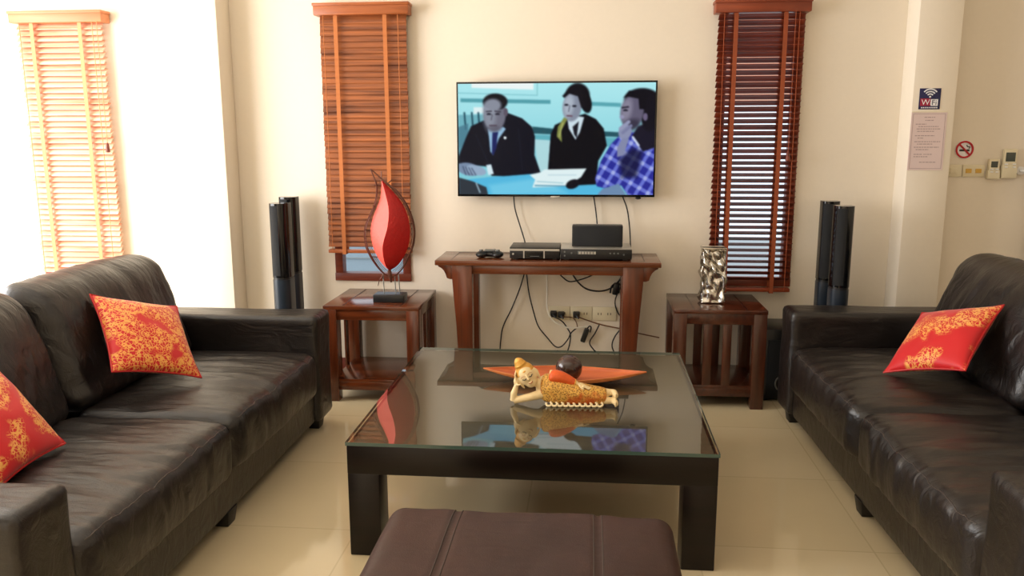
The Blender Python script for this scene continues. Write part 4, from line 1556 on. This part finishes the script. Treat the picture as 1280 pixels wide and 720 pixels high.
# ------------------------------------------------------------------ machines on the console
def make_players():
    z = ZCON
    t = empty('set_top_box', (-0.29, 4.37, z), 'black set top box with two silver strips on the console, left of the disc player', 'media player')
    m = MB()
    m.box(-0.418, -0.155, 4.29, 4.50, z + 0.008, z + 0.062, bev=0.002, mat=M['black'])
    m.box(-0.418, -0.155, 4.288, 4.50, z + 0.062, z + 0.066, bev=0.001, mat=M['black'])
    m.build('case', parent=t)
    m = MB()
    m.box(-0.418, -0.155, 4.2865, 4.289, z + 0.049, z + 0.060, mat=M['silver'])
    for xx in (-0.343, -0.236):
        m.box(xx - 0.003, xx + 0.003, 4.2865, 4.289, z + 0.01, z + 0.049, mat=M['silver'])
    m.build('silver_strip', parent=t)
    m = MB(); m.box(-0.335, -0.245, 4.2868, 4.289, z + 0.014, z + 0.042, mat=M['gloss_black']); m.box(-0.31, -0.262, 4.286, 4.287, z + 0.019, z + 0.022, mat=M['greyplastic'])
    m.build('display', parent=t)
    m = MB(); m.cyl((-0.40, 4.284, z + 0.032), (-0.40, 4.29, z + 0.032), 0.005, mat=M['silver'])
    m.build('power_button', parent=t)
    for xx in (-0.39, -0.18):
        m = MB(); m.box(xx - .012, xx + .012, 4.31, 4.47, z, z + 0.009, mat=M['black'])
        m.build('foot', parent=t)

    t = empty('disc_player', (0.04, 4.38, z), 'wide black disc player under the box speaker on the console', 'media player')
    m = MB()
    m.box(-0.150, 0.222, 4.285, 4.53, z + 0.008, z + 0.060, bev=0.002, mat=M['black'])
    m.build('case', parent=t)
    m = MB(); m.box(-0.148, 0.220, 4.29, 4.525, z + 0.060, z + 0.0635, bev=0.001, mat=M['silver'])
    m.build('lid', parent=t)
    m = MB()
    m.box(-0.06, 0.035, 4.2825, 4.286, z + 0.033, z + 0.051, bev=0.001, mat=M['greyplastic'])
    for k in range(6):
        xx = -0.054 + k * 0.0155
        m.box(xx, xx + 0.011, 4.281, 4.283, z + 0.036, z + 0.048, mat=M['silver'])
    m.build('display', parent=t)
    for xx, zz in ((-0.128, 0.046), (-0.128, 0.026), (-0.092, 0.040), (0.11, 0.04), (0.13, 0.04), (0.15, 0.04), (0.18, 0.034)):
        m = MB(); m.cyl((xx, 4.281, z + zz), (xx, 4.287, z + zz), 0.0045, mat=M['greyplastic'], n=12)
        m.build('button', parent=t)
    for xx in (-0.12, 0.19):
        m = MB(); m.box(xx - .012, xx + .012, 4.31, 4.5, z, z + 0.009, mat=M['black'])
        m.build('foot', parent=t)

    zz = z + 0.0635
    t = empty('box_speaker', (0.04, 4.42, zz), 'small black box speaker standing on the disc player', 'speaker')
    m = MB(); m.box(-0.092, 0.176, 4.37, 4.46, zz, zz + 0.112, bev=0.004, mat=M['black'])
    m.build('cabinet', parent=t)
    m = MB(); m.box(-0.086, 0.170, 4.365, 4.371, zz + 0.006, zz + 0.106, bev=0.002, mat=M['cloth_black'])
    m.build('grille', parent=t)

    t = empty('handheld_controller', (-0.53, 4.36, z), 'small black and grey handheld controller lying at the end of the console', 'controller')
    m = MB()
    m.ellipsoid((-0.575, 4.355, z + 0.019), (0.034, 0.045, 0.019), M['black'])
    m.ellipsoid((-0.490, 4.355, z + 0.019), (0.034, 0.045, 0.019), M['black'])
    m.ellipsoid((-0.532, 4.372, z + 0.020), (0.05, 0.034, 0.018), M['black'])
    o = m.build('body', M['black'], t)
    remesh(o, 0.004, 3)
    m = MB(); m.box(-0.562, -0.502, 4.346, 4.392, z + 0.034, z + 0.043, bev=0.004, mat=M['greyplastic'])
    m.build('top_panel', parent=t)
    for xx in (-0.578, -0.488):
        m = MB(); m.cyl((xx, 4.355, z + 0.034), (xx, 4.355, z + 0.044), 0.012, 0.010, 14, M['greyplastic'])
        m.build('button', parent=t)


make_players()


# ------------------------------------------------------------------ loudspeakers
def make_tower(x, y, w, d, h, label):
    t = empty('tower_speaker', (x, y, 0), label, 'speaker', 'slim black tower speakers')
    m = MB()
    m.loft([[(x + rx * math.cos(a * PI / 16), y + ry * math.sin(a * PI / 16), z) for a in range(32)] for rx, ry, z in ((0.105, 0.095, 0.0), (0.105, 0.095, 0.012), (0.095, 0.085, 0.020), (0.045, 0.05, 0.026))], M['gloss_black'])
    m.build('base', parent=t)
    def body(z0, z1, ww, mat, name):
        mm = MB()
        pts = []
        for k in range(13):
            a = PI * k / 12
            pts.append((x + ww / 2 * math.cos(a), y - d * 0.12 - d * 0.38 * math.sin(a)))
        pts += [(x - ww / 2, y + d / 2), (x + ww / 2, y + d / 2)]
        mm.prism(pts, 'z', z0, z1, mat)
        return mm.build(name, parent=t, angle=35)
    body(0.018, 0.622, w, M['blueblack'], 'column')
    body(0.634, h, w, M['gloss_black'], 'cabinet')
    body(0.62, 0.636, w * 0.94, M['black'], 'joint')
    m = MB()
    pts = []
    for k in range(13):
        a = PI * (k + 0.6) / 13.2
        pts.append((x - 0.006 + w * 0.42 * math.cos(a), y - d * 0.135 - d * 0.38 * math.sin(a)))
    m.prism(pts, 'z', 0.645, h - 0.012, M['cloth_black'])
    m.build('grille', parent=t, angle=35)
    return t


make_tower(-1.678, 4.33, 0.098, 0.10, 1.038, 'black tower speaker behind the left sofa arm, in front of its slightly taller twin')
make_tower(-1.697, 4.52, 0.098, 0.08, 1.058, 'black tower speaker half hidden behind another, nearest the left pillar')
make_tower(1.272, 4.265, 0.088, 0.09, 1.045, 'black tower speaker behind the right sofa arm, the front one of two')
make_tower(1.262, 4.475, 0.088, 0.08, 1.052, 'black tower speaker half hidden behind another, between the mahogany blind and the pillar')

t = empty('subwoofer', (1.03, 4.45, 0), 'black floor standing subwoofer box between dark side table and sofa', 'speaker')
m = MB()
m.box(0.922, 1.145, 4.31, 4.58, 0.012, 0.392, bev=0.006, mat=M['black'])
m.build('cabinet', parent=t)
m = MB(); m.box(0.944, 1.125, 4.303, 4.312, 0.03, 0.335, bev=0.003, mat=M['cloth_black'])
m.build('grille', parent=t)
m = MB()
m.tube([(1.035 + 0.045 * math.cos(a * PI / 12), 4.302, 0.10 + 0.045 * math.sin(a * PI / 12)) for a in range(24)], 0.004, 8, M['greyplastic'], closed=True)
m.build('port_ring', parent=t)
for xx in (0.945, 1.12):
    for yy in (4.335, 4.555):
        m = MB(); m.cyl((xx, yy, 0), (xx, yy, 0.014), 0.013, mat=M['black'])
        m.build('foot', parent=t)


# ------------------------------------------------------------------ sockets, plugs and cables
def WP(u, v, y=4.63):
    """a point at depth y seen at photo position (u, v): used to lay the cables along the wall"""
    d = Vector(RAY(u, v))
    return Vector((0, 0, 1.4)) + d * (y / d.y)


_f, _p, _y, _r = 1029.0, math.radians(10.564), math.radians(5.41), math.radians(-0.155)
_F = Vector((-math.sin(_y) * math.cos(_p), math.cos(_y) * math.cos(_p), -math.sin(_p)))
_R = Vector((math.cos(_y), math.sin(_y), 0))
_U = _R.cross(_F)
_R2 = _R * math.cos(_r) + _U * math.sin(_r)
_U2 = _U * math.cos(_r) - _R * math.sin(_r)


def RAY(u, v):
    return _F + _R2 * ((u - 640) / _f) - _U2 * ((v - 360) / _f)


yw = D - 0.012
t = empty('socket_strip', (-0.03, D, 0.35), 'ivory wall socket strip under the console table', 'socket')
for (a, b_) in ((-0.226, -0.105), (-0.103, 0.022), (0.024, 0.160)):
    m = MB(); m.box(a, b_, D - 0.010, D, 0.352, 0.432, bev=0.003, mat=M['plate'])
    for k in (0.3, 0.7):
        cx = a + (b_ - a) * k
        for dx in (-0.008, 0.008):
            m.box(cx + dx - 0.0022, cx + dx + 0.0022, D - 0.0108, D - 0.0098, 0.385, 0.398, mat=M['plate_dark'])
    m.build('socket_plate', parent=t)


def plug(u, v, label):
    p = WP(u, v, D - 0.02)
    t = empty('plug', (p.x, D - 0.01, p.z), label, 'plug', 'black plugs in the socket strip')
    m = MB()
    m.box(p.x - 0.019, p.x + 0.019, D - 0.045, D - 0.0105, p.z - 0.018, p.z + 0.018, bev=0.006, seg=3, mat=M['black'])
    m.build('plug_body', parent=t)
    m = MB(); m.tube([(p.x, D - 0.043, p.z), (p.x + 0.006, D - 0.058, p.z - 0.006), (p.x + 0.014, D - 0.064, p.z - 0.016)], [0.008, 0.006, 0.004], 8, M['black'])
    m.build('strain_relief', parent=t)


plug(692, 392, 'black plug in the socket strip, nearest the left end of the strip')
plug(701.5, 393, 'black plug in the socket strip, between two other plugs')
plug(720.5, 393, 'black plug in the socket strip, nearest the right end of the strip')


def cable(pts, label, r=0.0038, mat='cable', cat='cable', group='cables at the television wall'):
    m = MB()
    q = [WP(a[0], a[1], a[2] if len(a) > 2 else D - 0.03) for a in pts]
    m.tube(spline(q, 7), r, 7, M[mat])
    o = m.build('cable', origin=tuple(q[-1]))
    return tag(o, label, cat, group)


cable([(642, 245, 4.60), (644, 262, 4.60), (650, 282, 4.60), (656, 302, 4.58), (657, 312, 4.53)], 'thin black cable hanging from the television to the set top box')
cable([(742, 245, 4.60), (744, 258, 4.60), (746, 275, 4.60), (747, 292, 4.57), (748, 306, 4.54)], 'short black cable from the television down behind the box speaker')
cable([(778, 245, 4.60), (784, 262, 4.60), (787, 285, 4.60), (788, 305, 4.56), (788, 311, 4.54)], 'black cable from the television down past the right end of the disc player')
cable([(656, 340, 4.605), (650, 360), (640, 385), (629, 408), (626, 425), (625, 445), (626, 466, 4.6)], 'black cable slanting from the console to the floor near its left leg')
cable([(658, 340, 4.605), (661, 365), (667, 390), (673, 408), (684, 422), (694, 433), (702, 433), (710, 424), (714, 416), (722, 409)], 'long black cable dipping in a low loop under the console')
cable([(684, 340, 4.605), (684, 360), (684, 384, 4.57), (689, 398, 4.56), (700, 406, 4.56), (714, 410, 4.57), (736, 408, 4.60)], 'white cable curving past the left end of the socket strip', 0.0046, 'cable_white')
cable([(697, 340, 4.605), (704, 347), (712, 352), (724, 350), (738, 345), (746, 340, 4.605)], 'black cable in a shallow loop close under the console top')
cable([(714, 340, 4.605), (722, 352), (733, 361), (748, 364), (762, 361), (772, 353), (779, 343, 4.605)], 'black cable in a deeper hanging loop under the console top', 0.0048)
cable([(776, 358, 4.60), (769, 375), (771, 388), (778, 400), (778, 408), (769, 420), (765, 432), (769, 446), (770, 473, 4.6)], 'black cable running down beside the right leg of the console')
cable([(693, 396, 4.57), (703, 402), (709, 410), (713, 418), (712, 430), (708, 445), (706, 466, 4.6)], 'black cable dropping from the leftmost plug to the floor')
cable([(722, 396, 4.57), (736, 401), (752, 406), (776, 411), (800, 417), (824, 422)], 'brown cable running right from the plugs behind the console leg', 0.0038, 'cable_brown')
cable([(749, 406), (744, 416), (737, 428), (742, 437), (750, 446), (754, 473, 4.6)], 'black cable bending like an elbow under the socket strip')
cable([(703, 396, 4.57), (715, 397), (720, 402), (722, 409)], 'short brown cable arching between two plugs', 0.003, 'cable_brown')


def adaptor(u0, v0, u1, v1, label, lumps):
    a, b_ = WP(u0, v0, D - 0.035), WP(u1, v1, D - 0.035)
    t = empty('power_adaptor', tuple(b_), label, 'adaptor')
    m = MB()
    rot = (b_ - a).to_track_quat('Z', 'Y').to_matrix().to_4x4()
    L = (b_ - a).length
    m.box(-0.018, 0.018, -0.014, 0.014, 0, L, bev=0.005, mat=M['black'], mtx=Matrix.Translation(a) @ rot)
    m.build('adaptor_body', parent=t)
    if lumps:
        m = MB()
        for k in range(4):
            dx = -0.03 + k * 0.02
            m.tube(spline([a + Vector((dx * .3, 0, 0)), a + Vector((dx, -0.01, -0.02)), a + Vector((dx * 1.2, -0.006, -0.055 - 0.01 * (k % 2)))], 5), 0.005, 7, M['black'])
        m.build('lead', parent=t)
    else:
        m = MB(); m.tube(spline([a, a + Vector((0.008, 0, 0.012)), a + Vector((0.016, 0, 0.016)), a + Vector((0.022, 0, 0.006)), a + Vector((0.016, -0.002, -0.02))], 5), 0.004, 7, M['black'])
        m.build('lead', parent=t)


adaptor(771, 354, 768, 368, 'black bunch of plugs and leads hanging by the right leg of the console', True)
adaptor(734, 411, 728, 427, 'black power adaptor hanging under the socket strip', False)


# ------------------------------------------------------------------ things on the pillar and the right wall
yp = 4.46
t = empty('wireless_sign', (1.708, yp, 1.522), 'small navy wireless internet sign on the pillar', 'sign')
m = MB()
m.box(1.656, 1.760, yp - 0.003, yp, 1.520, 1.624, bev=0.001, mat=M['navy'])
m.build('sign_plate', parent=t)
m = MB()
for r in (0.016, 0.028, 0.040):
    pts = [(1.708 + r * math.sin(a), yp - 0.0042, 1.580 + r * math.cos(a)) for a in [math.radians(-50 + 10 * k) for k in range(11)]]
    m.tube(pts, 0.0036, 5, M['print_white'])
m.ellipsoid((1.708, yp - 0.004, 1.582), (0.005, 0.002, 0.005), M['print_white'])
m.build('signal_symbol', parent=t)
m = MB()
m.box(1.662, 1.712, yp - 0.0042, yp - 0.003, 1.537, 1.574, mat=M['pinkred'])
m.box(1.714, 1.748, yp - 0.0042, yp - 0.003, 1.537, 1.570, mat=M['print_white'])
m.text('Wi', 0.040, (1.667, yp - 0.0046, 1.542), mat=M['print_white'])
m.text('Fi', 0.038, (1.717, yp - 0.0046, 1.541), mat=M['navy'])
for k in range(9):
    m.box(1.668 + k * 0.0092, 1.674 + k * 0.0092, yp - 0.0042, yp - 0.003, 1.5255, 1.531, mat=M['print_white'])
m.build('lettering', parent=t)

t = empty('paper_notice', (1.713, yp, 1.216), 'pale pink sheet of printed house rules on the pillar', 'notice')
m = MB(); m.box(1.626, 1.800, yp - 0.0025, yp + 0.001, 1.214, 1.506, mat=M['paper'])
m.build('sheet', parent=t)
m = MB()
for (x0_, x1_, z0_, z1_) in ((1.634, 1.792, 1.4965, 1.4985), (1.634, 1.792, 1.2215, 1.2235), (1.634, 1.636, 1.2215, 1.4985), (1.790, 1.792, 1.2215, 1.4985)):
    m.box(x0_, x1_, yp - 0.0032, yp - 0.0024, z0_, z1_, mat=M['paper_grey'])
rows = [(1.478, 1.690, 1.740), (1.463, 1.695, 1.735), (1.444, 1.650, 1.700), (1.432, 1.664, 1.760), (1.420, 1.656, 1.772), (1.408, 1.660, 1.74), (1.386, 1.650, 1.745), (1.374, 1.664, 1.69),
        (1.356, 1.650, 1.775), (1.344, 1.664, 1.74), (1.328, 1.650, 1.77), (1.316, 1.66, 1.72), (1.292, 1.652, 1.690), (1.280, 1.652, 1.72), (1.292, 1.70, 1.74), (1.252, 1.682, 1.76)]
for z, a, b_ in rows:
    x = a
    while x < b_:
        w = random.uniform(0.006, 0.018)
        m.box(x, min(x + w, b_ + 0.002), yp - 0.0032, yp - 0.0024, z, z + 0.0042, mat=M['paper_grey'])
        x += w + 0.003
m.build('print', parent=t)
m = MB(); m.box(1.628, 1.799, yp - 0.004, yp, 1.505, 1.509, mat=M['plate']); m.build('top_strip', parent=t)

cx, cz = 1.9715, 1.315
t = empty('no_smoking_sign', (cx, D, cz - 0.046), 'round red and white no smoking sign above the switches', 'sign')
m = MB(); m.cyl((cx, D - 0.003, cz), (cx, D, cz), 0.048, mat=M['print_white'], n=40)
m.build('disc', parent=t)
m = MB()
m.box(cx - 0.026, cx + 0.006, D - 0.0042, D - 0.003, cz - 0.009, cz + 0.001, mat=M['ink'])
m.box(cx + 0.010, cx + 0.026, D - 0.0042, D - 0.003, cz - 0.009, cz + 0.001, mat=M['ink'])
m.tube(spline([(cx + 0.022, D - 0.004, cz + 0.004), (cx + 0.026, D - 0.004, cz + 0.014), (cx + 0.014, D - 0.004, cz + 0.016), (cx + 0.010, D - 0.004, cz + 0.024)], 5), 0.0026, 5, M['ink'])
m.build('cigarette_symbol', parent=t)
m = MB()
m.tube([(cx + 0.041 * math.cos(a * PI / 20), D - 0.0048, cz + 0.041 * math.sin(a * PI / 20)) for a in range(40)], 0.0052, 6, M['red_print'], closed=True, flat=1.0)
m.tube([(cx - 0.028, D - 0.0052, cz + 0.028), (cx + 0.028, D - 0.0052, cz - 0.028)], 0.0046, 6, M['red_print'])
m.build('ring_and_slash', parent=t)

t = empty('switch_plate', (1.92, D, 1.172), 'plain ivory wall plate next to the pillar', 'switch')
m = MB(); m.box(1.878, 1.966, D - 0.009, D, 1.172, 1.236, bev=0.003, mat=M['plate'])
m.build('plate', parent=t)
m = MB(); m.box(1.905, 1.940, D - 0.012, D - 0.008, 1.19, 1.219, bev=0.0015, mat=M['plate'])
m.build('rocker', parent=t)
t = empty('switch_plate', (2.026, D, 1.172), 'ivory switch plate with two amber switches', 'switch')
m = MB(); m.box(1.971, 2.081, D - 0.009, D, 1.172, 1.236, bev=0.003, mat=M['plate'])
m.build('plate', parent=t)
for xx in (2.000, 2.050):
    m = MB(); m.box(xx - 0.015, xx + 0.015, D - 0.013, D - 0.008, 1.192, 1.215, bev=0.002, mat=M['gold_switch'])
    m.build('rocker', parent=t)


def remote(x0, x1, z0, z1, label, lower):
    t = empty('wall_remote', ((x0 + x1) / 2, D, z0), label, 'remote control', 'remote controls on the right wall')
    m = MB()
    m.box(x0 - 0.004, x1 + 0.004, D - 0.030, D, z0 - 0.004, z0 + (z1 - z0) * 0.42, bev=0.003, mat=M['plate'])
    m.build('holder', parent=t)
    m = MB(); m.box(x0, x1, D - 0.026, D - 0.004, z0, z1, bev=0.005, mat=M['plate'])
    m.build('case', parent=t)
    h = z1 - z0
    m = MB(); m.box(x0 + 0.010, x1 - 0.010, D - 0.0272, D - 0.025, z1 - h * 0.44, z1 - h * 0.12, bev=0.001, mat=M['lcd'])
    m.build('display', parent=t)
    for i in range(2):
        for j in range(2):
            xx = x0 + 0.014 + i * (x1 - x0 - 0.028)
            zz = z1 - h * (0.53 + 0.02 * j) - j * 0.012
            m = MB(); m.box(xx - 0.007, xx + 0.007, D - 0.0345, D - 0.026, zz - 0.004, zz + 0.003, bev=0.001, mat=M['white'])
            m.build('button', parent=t)


remote(2.094, 2.148, 1.166, 1.266, 'smaller ivory air conditioner remote in its wall holder', True)
remote(2.164, 2.232, 1.170, 1.318, 'taller ivory air conditioner remote with a dark display in its wall holder', True)

t = empty('wall_light', (2.262, D, 1.19), 'small white globe fitting on the wall at the right edge', 'light fitting')
m = MB(); m.cyl((2.262, D - 0.012, 1.205), (2.262, D, 1.205), 0.022, mat=M['white']); m.tube([(2.262, D - 0.01, 1.205), (2.268, D - 0.07, 1.205), (2.278, D - 0.12, 1.205)], 0.008, 10, M['white'])
m.build('bracket', parent=t)
m = MB(); m.ellipsoid((2.272, D - 0.16, 1.207), (0.05, 0.05, 0.05), M['white'])
m.build('globe', parent=t)
m = MB(); m.cyl((2.272, D - 0.16, 1.145), (2.272, D - 0.16, 1.165), 0.026, 0.02, 20, M['white'])
m.build('cap', parent=t)


# ------------------------------------------------------------------ light
w = bpy.data.worlds.new('day sky')
SC.world = w
w.use_nodes = True
nt = w.node_tree
bg = nt.nodes['Background']
bg.inputs['Color'].default_value = (0.86, 0.94, 1.0, 1)
bg.inputs['Strength'].default_value = 1.6


def area(name, loc, target, sx, sy, power, col):
    l = bpy.data.lights.new(name, 'AREA')
    l.shape = 'RECTANGLE'
    l.size, l.size_y = sx, sy
    l.energy = power
    l.color = col
    o = bpy.data.objects.new(name, l)
    COL.objects.link(o)
    o.location = loc
    o.rotation_euler = (Vector(target) - Vector(loc)).to_track_quat('-Z', 'Y').to_euler()
    return o


area('doorway_daylight', (-3.98, 2.6, 1.35), (0, 2.9, 1.1), 2.8, 2.2, 210, (1.0, 0.985, 0.97))
area('ceiling_fill', (-0.4, 1.2, 2.8), (-0.4, 1.2, 0), 2.4, 2.4, 14, (1.0, 0.88, 0.72))  # added weak warm fill from above, no fitting is modelled there
area('rear_fill', (-1.6, -1.5, 1.3), (-0.4, 4.6, 0.9), 2.6, 2.0, 15, (1.0, 0.93, 0.82))  # added soft fill before the closed rear wall, lifts shade under the console

cam = bpy.data.cameras.new('camera')
cam.sensor_fit = 'HORIZONTAL'
cam.sensor_width = 36.0
cam.lens = 36.0 * _f / 1280.0
cam.clip_start = 0.05
co = bpy.data.objects.new('camera', cam)
COL.objects.link(co)
mx = Matrix((_R2, _U2, -_F)).transposed().to_4x4()
mx.translation = Vector((0, 0, 1.4))
co.matrix_world = mx
SC.camera = co
